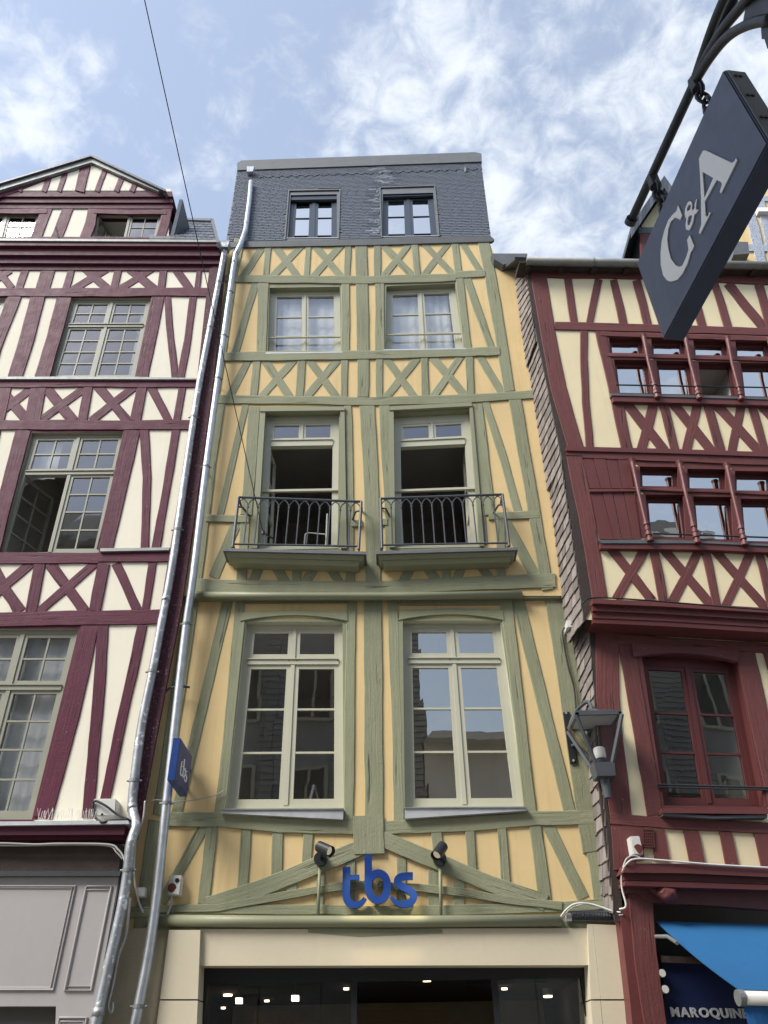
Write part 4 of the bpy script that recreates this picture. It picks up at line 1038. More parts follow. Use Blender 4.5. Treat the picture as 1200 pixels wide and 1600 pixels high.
timbers(lh, LQ, Z1, 'maroon_timber', [
 ('p', 52, (320, 312), (288, 400), (262, 462)) , ('p', 50, (222, 312), (195, 390), (165, 462)), ('p', 50, (438, 312), (424, 390), (398, 462)), ('p', 44, (788, 312), (772, 390), (748, 462)), ('p', 60, (-160, 312), (-200, 462)),
 ('b', 22, (440, 330), (780, 334)), ('b', 24, (-700, 330), (220, 330)), ('b', 30, (-700, 462), (760, 466)),
])
# gable
LG = LQ.shift(.10)
apex = (428, 66); gl = (-330, 310 - 40); gr = (770, 228)
poly_obj('gable_plaster', LG, Z1, [(425, 95), (735, 233), (80, 233), (-60, 233)], 0, 'cream_plaster', lh, back=-.1)
timbers(lh, LG, Z1, MT, [
 ('p', 48, (410, 92), (374, 236)), ('p', 26, (308, 140), (276, 236)), ('p', 26, (228, 170), (204, 236)), ('p', 26, (492, 140), (455, 236)), ('p', 30, (568, 180), (544, 236)), ('p', 28, (632, 205), (618, 236)), ('p', 24, (100, 214), (90, 236)),
 ('x', 26, (428, 100), (120, 208), (-140, 300)), ('x', 26, (418, 96), (590, 172), (745, 244)),
])
for t0, mt, w_, tt in ((('zinc'), 'old_zinc', 24, .08),):
    bm = bmesh.new(); poly(bm, LG, Z1, [(428, 78), (428, 100), (-420, 358), (-420, 334)], tt, back=-.05); obj('barge_board', bm, mt, lh)
    bm = bmesh.new(); poly(bm, LG, Z1, [(428, 78), (772, 226), (740, 236), (428, 100)], tt, back=-.05); obj('barge_board', bm, mt, lh)
bm = bmesh.new()
ap, l_, r__ = LG.P(Z1((428, 64)), .13), LG.P(Z1((-420, 318)), .13), LG.P(Z1((778, 228)), .13)
for a, b in ((ap, l_), (ap, r__)):
    dn = Vector((0, 0, -.07)); bk_ = Vector((0, 5, 0))
    hexa(bm, [a + dn, b + dn, b + dn + bk_, a + dn + bk_], [a, b, b + bk_, a + bk_])
obj('gable_roof', bm, 'slate', lh)
# slated roof slope to the right of the dormer storey + dormer cheek
C1 = Vector(LQ.P(Z1((812, 262)), 0)); 
bm = bmesh.new()
a = LQ.P(Z1((812, 268)), .05); b = LQ.P(Z1((800, 462)), .0)
hexa(bm, [Vector((b.x - .02, LQ.o.y - .02, b.z)), Vector((b.x - .02, 4, b.z)), Vector((b.x - .02, 4, a.z)), Vector((b.x - .02, LQ.o.y - .02, a.z))],
         [Vector((b.x + .05, LQ.o.y - .01, b.z)), Vector((b.x + .05, 4, b.z)), Vector((b.x + .05, 4, a.z)), Vector((b.x + .05, LQ.o.y - .01, a.z))])
obj('dormer_cheek', bm, 'slate', lh)
rn = Vector((0, -math.sin(R(62)), math.cos(R(62))))
LR = Plane(LP_.P(Z1((1000, 462)), -.05), rn)
LRq = [(798, 462), (1022, 470), (1000, 366), (812, 362)]
wall_sheet(lh, 'roof', LR, Z1, [(700, 470), (1024, 474), (998, 368), (700, 362)], [], 'lead')
B = bil([LR.P(Z1(LRq[3])), LR.P(Z1(LRq[2])), LR.P(Z1(LRq[1])), LR.P(Z1(LRq[0]))])
for r_ in range(9):
    nc = 9; o_ = .5 if r_ % 2 else 0
    for c_ in range(-1, nc):
        u0 = max(0, (c_ + o_) / nc); u1 = min(1, (c_ + 1 + o_) / nc - .012)
        if u1 - u0 < .02: continue
        v0, v1 = r_ / 9, (r_ + 1.2) / 9
        bm = bmesh.new(); j = random.uniform(-.004, .004)
        f = [B(u0, v0) + rn * (.016 + j), B(u1, v0) + rn * (.016 - j), B(u1, v1) + rn * .004, B(u0, v1) + rn * .004]
        hexa(bm, [p - rn * .012 for p in f], f); obj('slate', bm, 'slate', lh)
poly_obj('roof_verge', LR, Z1, [(986, 364), (1002, 368), (1030, 476), (1016, 474)], .05, 'lead', lh, back=-.05)
poly_obj('roof_ridge', LR, Z1, [(830, 358), (1002, 366), (1002, 374), (830, 368)], .05, 'lead', lh, back=-.1)
# shop floor: projecting ledge, cornice, brown band, pinkish panelling
poly_obj('zinc_flashing', LP_, Z4, [(-600, 178), (560, 170), (648, 168), (652, 186), (0, 194), (-600, 196)], .30, 'zinc', lh)
poly_obj('shop_cornice', LP_, Z4, [(-600, 197), (636, 190), (628, 240), (-600, 244)], .26, 'maroon_paint', lh)
poly_obj('shop_cornice', LP_, Z4, [(-600, 240), (628, 236), (622, 266), (-600, 270)], .19, 'maroon_paint', lh)
poly_obj('shop_lintel', LP_, Z4, [(-600, 290), (616, 290), (600, 425), (-600, 428)], .12, 'dark_brown', lh)
poly_obj('panel_rail', LP_, Z4, [(-600, 424), (612, 424), (606, 450), (-600, 452)], .26, 'black_iron', lh)
pinkp = LP_.shift(.20)
poly_obj('shop_panel', pinkp, Z4, [(-600, 452), (606, 452), (466, 1220), (420, 1500), (270, 1500), (284, 1110), (-600, 1110)], 0, 'pink_panel', lh, back=-.15)
poly_obj('panel_edge', pinkp, Z4, [(606, 440), (614, 440), (474, 1230), (430, 1500), (418, 1500), (464, 1220)], .01, 'black_iron', lh, back=-.16)
def mould(pts, w_=8):
    bm = bmesh.new(); P3 = [pinkp.P(Z4(p), .008) for p in pts] + [pinkp.P(Z4(pts[0]), .008)]
    tube(bm, P3, .012, 6); c = [pinkp.P(Z4((p[0], p[1])), .004) for p in pts]
    m_ = sum(c, Vector()) / len(c); P3 = [p + (m_ - p).normalized() * .035 for p in c]; tube(bm, P3 + [P3[0]], .009, 6)
    obj('panel_moulding', bm, 'pink_panel', lh)
mould([(-500, 500), (383, 502), (270, 1026), (-600, 1026)]); mould([(438, 502), (566, 502), (462, 1030), (328, 1030)]); mould([(300, 1168), (440, 1168), (390, 1460), (250, 1460)])
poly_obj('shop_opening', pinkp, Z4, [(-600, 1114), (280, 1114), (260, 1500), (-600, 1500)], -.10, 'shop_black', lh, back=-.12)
# bulk of the house behind the front
zc = LP_.P(Z1((500, 560))).z
xr_ = -2.80
bm = bmesh.new()
for x, y, z, sx, sy, sz in ((xr_ - .25, 3.6, zc / 2, .12, 6.4, zc), (-9.5, 3.6, zc / 2, .12, 6.4, zc), (-6.2, 6.8, zc / 2, 6.6, .12, zc)): box(bm, (x, y, z), (sx, sy, sz))
box(bm, (-6.2, 3.6, zc + .1), (6.7, 5.5, .1))
obj('side_wall', bm, 'cream_plaster', lh)
bm = bmesh.new()
tz = LG.P(Z1((428, 100))).z
box(bm, (-6.3, 3.2, (zc + LQ.P(Z1((500, 240))).z) / 2), (.1, 4.0, LQ.P(Z1((500, 240))).z - zc)); obj('attic_wall', bm, 'cream_plaster', lh)
# bird spikes on ledges
def spikes(pl, Z, a, b, t, n, h, material='white_plastic'):
    bm = bmesh.new(); p0, p1 = pl.P(Z(a), t), pl.P(Z(b), t); rnd = random.Random(3)
    tube(bm, [p0, p1], .006, 4)
    for i in range(n):
        p = p0.lerp(p1, (i + rnd.random() * .6) / n); d = Vector((rnd.uniform(-.3, .3), rnd.uniform(-.35, .35), 1)).normalized()
        tube(bm, [p, p + d * h * rnd.uniform(.8, 1.1)], .0022, 3, caps=False)
    return bm
for nm, lab, args in (('bird_spikes', 'row of thin bird spikes on the gable ledge of the maroon house', (LQ, Z1, (-50, 236), (760, 236), .09, 90, .10)),
                 ('bird_spikes', 'row of thin bird spikes on the zinc ledge under the attic windows', (LP_, Z1, (430, 456), (1000, 463), .2, 80, .10)),
                 ('bird_spikes', 'pale bird spikes on the zinc ledge above the pink shop panels', (LP_, Z4, (190, 172), (480, 168), .27, 46, .13))):
    tag(obj(nm, spikes(*args), 'white_plastic' if 'pale' in lab else 'lead'), lab, 'bird spikes')
bm = bmesh.new(); tube(bm, [LQ.P(Z1((275, 455)), .08), LQ.P(Z1((262, 405)), .14)], .018, 6); obj('flag_holder', bm, 'black_iron', lh)
# the front carries on beyond the picture's left edge
for k in range(3, 6):
    dx = -212 * k
    timbers(lh, LP_, Z1, MT, [('x', 40, (398 + dx, 600), (510 + dx, 700)), ('x', 34, (500 + dx, 600), (335 + dx, 700)), ('p', 34, (555 + dx, 600), (534 + dx, 700))])
for k in range(2, 5):
    dx = -235 * k
    timbers(lh, LP_, Z2, MT, [('x', 48, (458 + dx, 8), (600 + dx, 175)), ('x', 38, (634 + dx, 8), (425 + dx, 172)), ('p', 50, (666 + dx, 8), (634 + dx, 172)),
                              ('x', 54, (236 + dx + 170, 842), (398 + dx + 170, 1065)), ('x', 42, (446 + dx + 170, 840), (180 + dx + 170, 1068)), ('p', 54, (486 + dx + 170, 840), (444 + dx + 170, 1062))])
timbers(lh, LP_, Z1, MT, [('p', 64, (-370, 722), (-470, 930), (-515, 1112)), ('p', 60, (-500, 722), (-660, 1112)), ('p', 50, (-620, 722), (-780, 1112))])
timbers(lh, LP_, Z2, MT, [('p', 70, (-30, 212), (-170, 790)), ('p', 60, (-130, 212), (-290, 790)), ('p', 60, (-250, 212), (-420, 790)), ('p', 54, (-420, 212), (-600, 790))])
timbers(lh, LP_, Z3, MT, [('p', 80, (-200, 85), (-460, 985)), ('p', 60, (-330, 85), (-580, 985)), ('p', 60, (-450, 85), (-720, 985))])
# ================================================================== right house
Y1 = zt(740, 360, 2.6087); Y2 = zt(800, 660, 3.0); Y3 = zt(860, 950, 3.5294); Y4 = zt(880, 1250, 3.75)
rh = thing('timber_framed_house', 'straw coloured house with brick red timbers and a shingled side wall', 'house', (5, 0, 0))
RT = 'red_timber'
# third floor: row of small lights between carved mullions
def light(pl, Z, up, lo, nosash_lo=False, room='room_dark', gm='glass_bright'):
    for q4, op in ((up, False), (lo, nosash_lo)):
        window(rh, pl, Z, q4, 'red_frame', gm, rec=.07, cas=1, lo=(1, 1), fw=.035, sw=.035, key='RU', casing=('red_timber', .15, .10, .12, .05, .007), room=room, roomd=1.4, nosash=(0,) if op else ())
tops = [(540, 690, 552, 694), (705, 862, 715, 868), (878, 1030, 888, 1040), (1048, 1200, 1058, 1215), (1222, 1375, 1232, 1390)]
for i in range(5):
    x0 = 546 + i * 171; s = i * 4.5
    light(RU, Y1, [(x0, 450 + s), (x0 + 140, 452 + s), (x0 + 150, 502 + s), (x0 + 10, 500 + s)],
                  [(x0 + 20, 540 + s), (x0 + 160, 542 + s), (x0 + 190, 666 + s), (x0 + 42, 663 + s)], nosash_lo=(i == 2))
def mull(pl, Z, a, m_, b, w_=26, t=.10):
    bm = bmesh.new()
    pa, pm, pb = pl.P(Z(a), t), pl.P(Z(m_), t), pl.P(Z(b), t)
    tube(bm, [pa, pa.lerp(pm, .5), pm, pm.lerp(pb, .6), pb], [.042, .03, .027, .027, .03], 10)
    bs = pm.lerp(pb, .66)
    dirv = (pb - pm).normalized()
    for k, r in ((0, .04), (.09, .035), (.17, .044), (.27, .048)):
        tube(bm, [bs + dirv * k, bs + dirv * (k + .05)], r, 10)
    tube(bm, [pa - dirv * -.0, pa + dirv * .06], [.055, .038], 10)
    o = obj('mullion', bm, 'red_paint', rh)
for i in range(6):
    x0 = 521 + i * 171; s = i * 4.5
    if i: mull(RU, Y1, (x0, 424 + s), (x0 + 20, 530 + s), (x0 + 56, 668 + s))
bm = bmesh.new(); tube(bm, [RU.P(Y1((580, 630)), .08), RU.P(Y1((1460, 645)), .08)], .013, 6); o = obj('window_bar', bm, 'black_iron', rh)
# second floor
for i in range(4):
    x0 = 590 + i * 222; s = i * 10
    light(RU, Y2, [(x0 , 222 + s), (x0 + 184, 225 + s), (x0 + 196, 304 + s), (x0 + 10, 302 + s)],
                  [(x0 + 26, 352 + s), (x0 + 212, 354 + s), (x0 + 252, 546 + s), (x0 + 52, 542 + s)])
for i in range(5):
    x0 = 562 + i * 222; s = i * 10
    mull(RU, Y2, (x0, 176 + s), (x0 + 30, 320 + s), (x0 + 84, 546 + s))
bm = bmesh.new(); tube(bm, [RU.P(Y2((662, 521)), .08), RU.P(Y2((1500, 550)), .08)], .012, 6); obj('window_bar', bm, 'black_iron', rh)
# first floor window
wf = window(rh, R1, Y3, [(484, 268), (1002, 296), (1182, 1098), (626, 1090)], 'red_frame', 'glass', rec=.10, cas=2, lo=(1, 3), lo_splits=[0, .33, .64, 1], fw=.06, sw=.05, bw=.024, mw=.05, key='R1', casing=('red_timber', .10, .10, .10, .06, .008), room='room_dark', roomd=2.2, arch=.03)
qf = wf[1]
bm = bmesh.new(); hexa(bm, [qf(.56, .03, .3), qf(.80, .03, .3), qf(.80, .03, .34), qf(.56, .03, .34)], [qf(.56, .115, .3), qf(.80, .115, .3), qf(.80, .115, .34), qf(.56, .115, .34)])
tag(obj('framed_panel', bm, 'pale_wood'), 'small brown framed panel standing inside the red arched window', 'picture')
# wall sheets
wall_sheet(rh, 'plaster_wall', RU, PX, [(822, 405), (1500, 420), (1560, 1000), (914, 968), (893, 820), (880, 722), (842, 540)], HOLES['RU'], 'straw_plaster')
wall_sheet(rh, 'plaster_wall', R1, PX, [(938, 900), (1560, 900), (1640, 1370), (968, 1352), (952, 1250)], HOLES['R1'], 'straw_plaster')

timbers(rh, RU, Y1, RT, [
 ('p', 62, (262, 175), (305, 420), (345, 640), (418, 890)),
 ('b', 44, (232, 170), (700, 178), (1100, 195), (1700, 215)),
 ('p', 32, (384, 195), (412, 385)), ('p', 30, (510, 198), (471, 385)), ('p', 32, (572, 200), (613, 388)), ('p', 34, (664, 202), (690, 300), (713, 392)),
 ('p', 34, (778, 205), (825, 395)), ('p', 34, (880, 210), (936, 400)), ('p', 32, (982, 212), (1010, 300), (1040, 402)), ('x', 38, (1036, 214), (1110, 310), (1190, 406)), ('p', 36, (1165, 218), (1215, 410)), ('x', 36, (1270, 222), (1230, 410)), ('p', 36, (1300, 222), (1360, 415)), ('p', 36, (1420, 222), (1480, 420)),
 ('b', 32, (332, 388), (750, 398), (1200, 412), (1700, 430)),
 ('p', 32, (452, 400), (450, 520), (458, 700), (474, 885)), ('p', 44, (514, 402), (570, 640), (626, 892)),
 ('b', 20, (520, 420), (900, 432), (1700, 458)), ('b', 14, (545, 509), (900, 518), (1700, 540)),
 ('p', 38, (592, 700), (626, 895)), ('x', 38, (622, 700), (778, 898)), ('x', 40, (738, 698), (684, 895)), ('p', 34, (772, 700), (822, 900)),
 ('x', 38, (812, 702), (975, 905)), ('x', 40, (916, 700), (866, 900)), ('p', 36, (954, 702), (1008, 905)), ('x', 38, (985, 705), (1175, 910)), ('x', 38, (1094, 705), (1052, 905)), ('p', 36, (1134, 705), (1190, 910)),
 ('x', 38, (1170, 708), (1360, 915)), ('x', 38, (1275, 708), (1235, 912)), ('p', 36, (1310, 710), (1370, 918)), ('x', 38, (1350, 712), (1540, 920)), ('x', 38, (1460, 712), (1420, 918)), ('p', 36, (1495, 714), (1555, 922)),
])
poly_obj('lead_sill', RU, Y1, [(560, 664), (900, 672), (1700, 694), (1700, 702), (900, 681), (562, 672)], .085, 'lead', rh)
poly_obj('sill_beam', RU, Y1, [(566, 674), (900, 682), (1700, 704), (1700, 728), (900, 704), (570, 696)], .07, 'red_paint', rh)
for y0, y1, t in ((880, 897, .05), (892, 916, .026)):
    band(rh, RU, Y1, [(378, y0), (800, y0 + 10), (1700, y0 + 40)], [(378, y1), (800, y1 + 11), (1700, y1 + 42)], t, 'red_paint')
timbers(rh, RU, Y2, RT, [
 ('p', 76, (290, 152), (345, 420), (412, 820)),
 ('b', 22, (330, 158), (560, 166), (900, 178), (1500, 205)), ('b', 12, (590, 313), (900, 322), (1500, 345)),
 ('x', 42, (460, 582), (658, 835)), ('x', 44, (630, 582), (488, 825)), ('p', 40, (665, 585), (712, 845)), ('x', 42, (708, 590), (935, 858)), ('x', 44, (882, 590), (752, 842)), ('p', 40, (908, 595), (962, 860)),
 ('x', 42, (948, 598), (1190, 870)), ('x', 44, (1125, 602), (1000, 862)), ('p', 40, (1158, 604), (1220, 870)), ('x', 42, (1200, 606), (1440, 882)), ('x', 44, (1372, 612), (1258, 872)), ('p', 40, (1405, 616), (1470, 885)),
])
# red planks left of the second floor lights
for a, b, c, d, k in ((336, 378, 482, 412, 0), (380, 436, 516, 482, 1), (438, 490, 566, 518, 2), (492, 550, 608, 568, 3)):
    for v0, v1 in ((162, 308), (324, 546)):
        f0, f1 = (v0 - 162) / 384, (v1 - 162) / 384
        A_, B3 = a + (d - a) * f0 * .98, b + (c - b) * f0 * .98; C3, D3 = b + (c - b) * f1 * .98, a + (d - a) * f1 * .98
        poly_obj('plank', RU, Y2, [(A_, v0), (B3 - 2, v0 + 1), (C3 - 2, v1 + 1), (D3, v1)], .018 + .004 * (k % 2), 'red_paint', rh)
poly_obj('plank_rail', RU, Y2, [(362, 312), (588, 312), (590, 322), (364, 324)], .045, 'red_timber', rh)
poly_obj('lead_sill', RU, Y2, [(405, 552), (640, 548), (900, 556), (1500, 582), (1500, 592), (900, 566), (420, 566)], .085, 'lead', rh)
poly_obj('sill_beam', RU, Y2, [(412, 566), (900, 568), (1500, 594), (1500, 622), (900, 596), (416, 590)], .07, 'red_paint', rh)
for y0, y1, t in ((826, 848, .12), (846, 882, .075), (876, 916, .04), (908, 940, .028)):
    band(rh, RU, Y2, [(376, y0), (700, y0 + 14), (1500, y0 + 62)], [(380, y1), (700, y1 + 14), (1500, y1 + 62)], t, 'red_paint', back=-.30)
# first floor timbers
timbers(rh, R1, Y3, RT, [
 ('p', 125, (310, 20), (315, 500), (360, 900), (400, 1260), (412, 1440)), ('p', 88, (418, 190), (490, 600), (580, 1140)), ('p', 110, (1075, 240), (1150, 600), (1270, 1140)), 
 ('b', 60, (330, 1160), (700, 1190), (1200, 1215), (1900, 1250)), ('b', 55, (370, 170), (700, 190), (1250, 225), (1900, 260)), ('p', 60, (1200, 230), (1330, 700), (1440, 1140)),
 ('p', 100, (1500, 240), (1700, 1140)),
])
K = 12; low_ = [(462 + (1032 - 462) * i / K, 268 + 28 * i / K - 34 * (1 - (2 * i / K - 1) ** 2)) for i in range(K + 1)]
poly_obj('arched_lintel', R1, Y3, [(452, 196), (1045, 232)] + low_[::-1], .05, RT, rh)
poly_obj('window_sill', R1, Y3, [(614, 1104), (1195, 1112), (1198, 1136), (618, 1130)], .12, 'red_paint', rh)
poly_obj('lead_sill', R1, Y3, [(618, 1131), (900, 1146), (1198, 1140), (1198, 1156), (900, 1160), (620, 1144)], .10, 'lead', rh)
bm = bmesh.new(); tube(bm, [R1.P(Y3((592, 974)), .03), R1.P(Y3((1300, 994)), .03)], .012, 6); tube(bm, [R1.P(Y3((592, 988)), .03), R1.P(Y3((1300, 1006)), .03)], .009, 6); obj('window_bar', bm, 'black_iron', rh)
# bracket carvings at the jetty ends
for Z, c in ((Y3, (428, 52)), (Y4, (608, 548))):
    bm = bmesh.new(); ctr = R1.P(Z(c), .14)
    bmesh.ops.create_icosphere(bm, subdivisions=3, radius=.085)
    rnd = random.Random(5)
    for v in bm.verts:
        f = 1 + .09 * math.sin(v.co.x * 60) * math.cos(v.co.z * 55) + rnd.uniform(-.02, .02)
        v.co = Vector((v.co.x * 1.25, v.co.y * .8, v.co.z * .9)) * f + ctr
    tube(bm, [ctr + Vector((-.05, .05, .03)), ctr + Vector((-.18, .08, .06))], [.05, .03], 8)
    obj('carved_boss', bm, 'red_paint', rh)
# strip of studs above the shop
for pts in ([(706, 178), (796, 182), (832, 372), (742, 362)], [(918, 186), (990, 190), (1028, 385), (954, 382)], [(1120, 190), (1200, 195), (1250, 395), (1162, 388)], [(530, 172), (594, 174), (626, 362), (536, 350)], [(340, 120), (462, 130), (476, 350), (380, 360)], [(1290, 195), (1390, 200), (1450, 400), (1340, 398)]):
    poly_obj('stud', R1, Y4, pts, .022, RT, rh)
poly_obj('stud', R1, Y4, [(462, 165), (532, 168), (532, 282), (470, 280)], .02, RT, rh)
g = thing('vent_grille', 'square pierced vent grille in the red timber beside a meter box', 'vent', R1.P(Y4((500, 225))))
poly_obj('backing', R1, Y4, [(468, 172), (526, 174), (530, 276), (474, 274)], .030, 'black_cable', g, back=.005)
bm = bmesh.new()
for i in range(6):
    x = 468 + i * 12; poly(bm, R1, Y4, [(x - 2, 170), (x + 3, 170), (x + 8, 278), (x + 3, 278)], .042, back=.02)
for i in range(7):
    y = 172 + i * 17; poly(bm, R1, Y4, [(464, y - 2), (530, y - 1), (531, y + 4), (465, y + 3)], .0435, back=.02)
obj('grid', bm, 'red_paint', g)
band(rh, R1, Y4, [(372, 372), (700, 372), (1300, 405)], [(352, 425), (700, 428), (1300, 455)], .24, 'red_paint', 'shop_cornice')
band(rh, R1, Y4, [(356, 428), (700, 432), (1300, 460)], [(354, 470), (700, 476), (1300, 500)], .17, 'red_paint', 'shop_cornice')
band(rh, R1, Y4, [(360, 474), (700, 480), (1300, 502)], [(362, 500), (700, 512), (1300, 530)], .20, 'red_paint', 'shop_cornice')
band(rh, R1, Y4, [(366, 505), (700, 520), (1300, 535)], [(500, 600), (800, 614), (1300, 650)], .08, 'red_paint', 'shop_lintel')
poly_obj('corner_plate', R1, Y4, [(368, 496), (498, 500), (500, 546), (372, 544)], .10, 'red_paint', rh)
timber(rh, 'post', R1, Y4, [(450, 540), (480, 900), (545, 1330), (600, 1700)], 135, 'red_timber', th=.06)
poly_obj('corner_board', R1, Y4, [(335, 690), (385, 560), (420, 860), (480, 1400), (520, 1700), (440, 1700), (395, 1200)], .02, 'red_paint', rh, back=-.2)
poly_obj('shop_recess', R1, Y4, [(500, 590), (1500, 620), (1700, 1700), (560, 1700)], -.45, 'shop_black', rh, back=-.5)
# dark corner boards next to the shingles
poly_obj('corner_board', RU, PX, [(821, 428), (836, 428), (862, 560), (898, 722), (880, 724), (842, 540)], .012, 'dark_brown', rh)
poly_obj('corner_board', RU, PX, [(880, 724), (896, 724), (912, 820), (928, 940), (913, 972), (893, 820)], .012, 'dark_brown', rh)
poly_obj('corner_board', R1, PX, [(920, 960), (934, 960), (948, 1250), (976, 1440), (961, 1440), (938, 1250)], .012, 'dark_brown', rh)
# shingled side wall, shingle by shingle
def side(back, front, pb, pf, rows, cols, sd):
    rnd = random.Random(sd)
    T_, Bm = (pb.P(back[0]), pf.P(front[0], .012)), (pb.P(back[1]), pf.P(front[1], .012))
    B = bil([T_[0], T_[1], Bm[1], Bm[0]])
    nn = (T_[1] - T_[0]).cross(Bm[0] - T_[0]).normalized()
    if nn.x > 0: nn = -nn
    bm = bmesh.new(); bm.faces.new([bm.verts.new(p - nn * .01) for p in (T_[0], T_[1], Bm[1], Bm[0])]); obj('side_wall', bm, 'dark_brown', rh)
    for r_ in range(rows):
        us = [0]; o_ = .5 / cols if r_ % 2 else 0
        while us[-1] < 1 - .35 / cols: us.append(min(1, us[-1] + (1 / cols) * rnd.uniform(.8, 1.2) - (o_ if len(us) == 1 else 0)))
        us[-1] = 1
        for a, b in zip(us, us[1:]):
            j = rnd.uniform(-.07, .07) / rows; k = rnd.uniform(0, .012)
            v0 = r_ / rows + j; v1 = min(1, (r_ + 1.25) / rows)
            f = [B(a + .008, v0) + nn * (.026 + k * .7), B(b - .008, v0 + rnd.uniform(-.03, .03) / rows) + nn * (.024 + k * .7), B(b - .008, v1) + nn * .006, B(a + .008, v1) + nn * .006]
            bm = bmesh.new(); hexa(bm, [p - nn * .014 for p in f], f); obj('shingle', bm, 'wood_shingle', rh)
side([(803, 418), (824, 574)], [(821, 400), (838, 535)], MU, RU, 15, 4, 1)
side([(823, 548), (857, 768)], [(837, 512), (880, 722)], MU, RU, 17, 4, 2)
side([(857, 740), (889, 1006)], [(874, 696), (914, 972)], MU, RU, 17, 4, 3)
side([(896, 980), (945, 1425)], [(917, 935), (961, 1425)], ML, R1, 22, 3, 4)
bm = bmesh.new()
a = ML.P((899, 1000)); b = R1.P((924, 958))
# eaves: soffit, gutter, roof
eL, eR = (800, 403), (1450, 424)
gut = RU.shift(.21)
pa, pb_ = gut.P((776, 402)), gut.P((1450, 416))
Ea, Eb = gut.P((822, 409)), gut.P((1500, 422))
d_ = (Eb - Ea).normalized()
bm = bmesh.new(); K = 9; rows = []
for k in range(K + 1):
    an = math.pi * k / K; r_ = .085
    rows.append([bm.verts.new(p + RU.n * (math.cos(an) * r_) + Vector((0, 0, -math.sin(an) * r_ + .03))) for p in (Ea, Eb)])
for A_, B3 in zip(rows, rows[1:]): bm.faces.new((A_[0], A_[1], B3[1], B3[0]))
bm.faces.new([r_[0] for r_ in rows]); obj('gutter', bm, 'old_zinc', rh, smooth=True)
for i in range(1, 7):
    p = Ea.lerp(Eb, i / 7); bm = bmesh.new()
    tube(bm, [p + RU.n * (math.cos(math.pi * k / 8) * .092) + Vector((0, 0, -math.sin(math.pi * k / 8) * .092 + .03)) for k in range(9)], .009, 5); obj('gutter_bracket', bm, 'old_zinc', rh)
# roof slope behind the gutter
up45 = (-RU.n + Vector((0, 0, .95))).normalized()
RN = d_.cross(up45).normalized()
if RN.z < 0: RN = -RN
r0 = Ea + Vector((0, 0, .05)) - d_ * .2; r1 = Eb + Vector((0, 0, .05))
bm = bmesh.new(); hexa(bm, [r0, r1, r1 + up45 * 5.5, r0 + up45 * 5.5], [p + RN * .05 for p in (r0, r1, r1 + up45 * 5.5, r0 + up45 * 5.5)]); obj('roof', bm, 'slate', rh)
bm = bmesh.new(); s0 = RU.P((815, 425)); 
zz_ = Ea.z - .02
A0 = Vector((Ea.x, 0, zz_)); 
hexa(bm, [Ea - d_ * .12 + Vector((0, 0, -.03)), Eb + Vector((0, 0, -.03)), Eb - RU.n * .32 + Vector((0, 0, -.03)), Ea - d_ * .12 - RU.n * .32 + Vector((0, 0, -.03))],
         [Ea - d_ * .12 + Vector((0, 0, .04)), Eb + Vector((0, 0, .04)), Eb - RU.n * .32 + Vector((0, 0, .04)), Ea - d_ * .12 - RU.n * .32 + Vector((0, 0, .04))]); obj('soffit', bm, 'dark_brown', rh)
for i in range(14):
    p = Ea.lerp(Eb, i / 14) - RU.n * .05 + Vector((0, 0, -.09)); bm = bmesh.new()
    hexa(bm, [p, p + d_ * .09, p + d_ * .09 - RU.n * .2, p - RU.n * .2], [q_ + Vector((0, 0, .07)) for q_ in (p, p + d_ * .09, p + d_ * .09 - RU.n * .2, p - RU.n * .2)]); obj('rafter_end', bm, 'dark_brown', rh)
# short eaves return towards the yellow house
poly_obj('eaves_return', MU, PX, [(768, 396), (824, 396), (824, 406), (802, 410), (786, 413), (772, 405)], .16, 'lead', rh, back=-.05)
# house bulk
hz_ = Ea.z
bm = bmesh.new()
box(bm, (_c.x + .35, 3.7, hz_ / 2), (.1, 5.8, hz_ - .2)); box(bm, (_c.x + 7.6, 3.6, hz_ / 2), (.1, 6.0, hz_ - .2)); box(bm, (_c.x + 4, 6.6, hz_ / 2), (7.4, .1, hz_ - .2)); obj('side_wall', bm, 'straw_plaster', rh)
# dormer with slated rake
DP = Plane((0, .55, 0), (0, -1, 0))
dl, da, dr = (986, 352), (1038, 274), (1092, 352)
poly_obj('dormer_wall', DP, PX, [(1003, 352), (1038, 300), (1076, 352), (1078, 440), (1002, 440)], 0, 'straw_plaster', rh, back=-.1)
poly_obj('dormer_beam', DP, PX, [(998, 355), (1082, 355), (1082, 364), (998, 364)], .04, 'lead', rh)
poly_obj('dormer_post', DP, PX, [(1000, 364), (1016, 364), (1018, 440), (1002, 440)], .03, RT, rh)
bm = bmesh.new()
for e, sg in ((dl, -1), (dr, 1)):
    a, b = DP.P(da, .25), DP.P(e, .25); bk_ = Vector((0, 2.6, 0)); th = Vector((sg * .0, 0, -.10))
    hexa(bm, [a + th, b + th, b + th + bk_, a + th + bk_], [a, b, b + bk_, a + bk_])
obj('dormer_roof', bm, 'lead', rh)
for i in range(9):
    f0, f1 = i / 9, (i + .93) / 9
    for (e, sg) in ((dl, -1), (dr, 1)):
        pt = lambda f, w_: (da[0] + (e[0] - da[0]) * f + sg * 0, da[1] + (e[1] - da[1]) * f + w_)
        poly_obj('slate', DP, PX, [pt(f0, 1), pt(f1, 1), pt(f1, 19), pt(f0, 19)], .27 + .004 * (i % 2), 'slate', rh, back=.24)
a = DP.P((1001, 362)); 
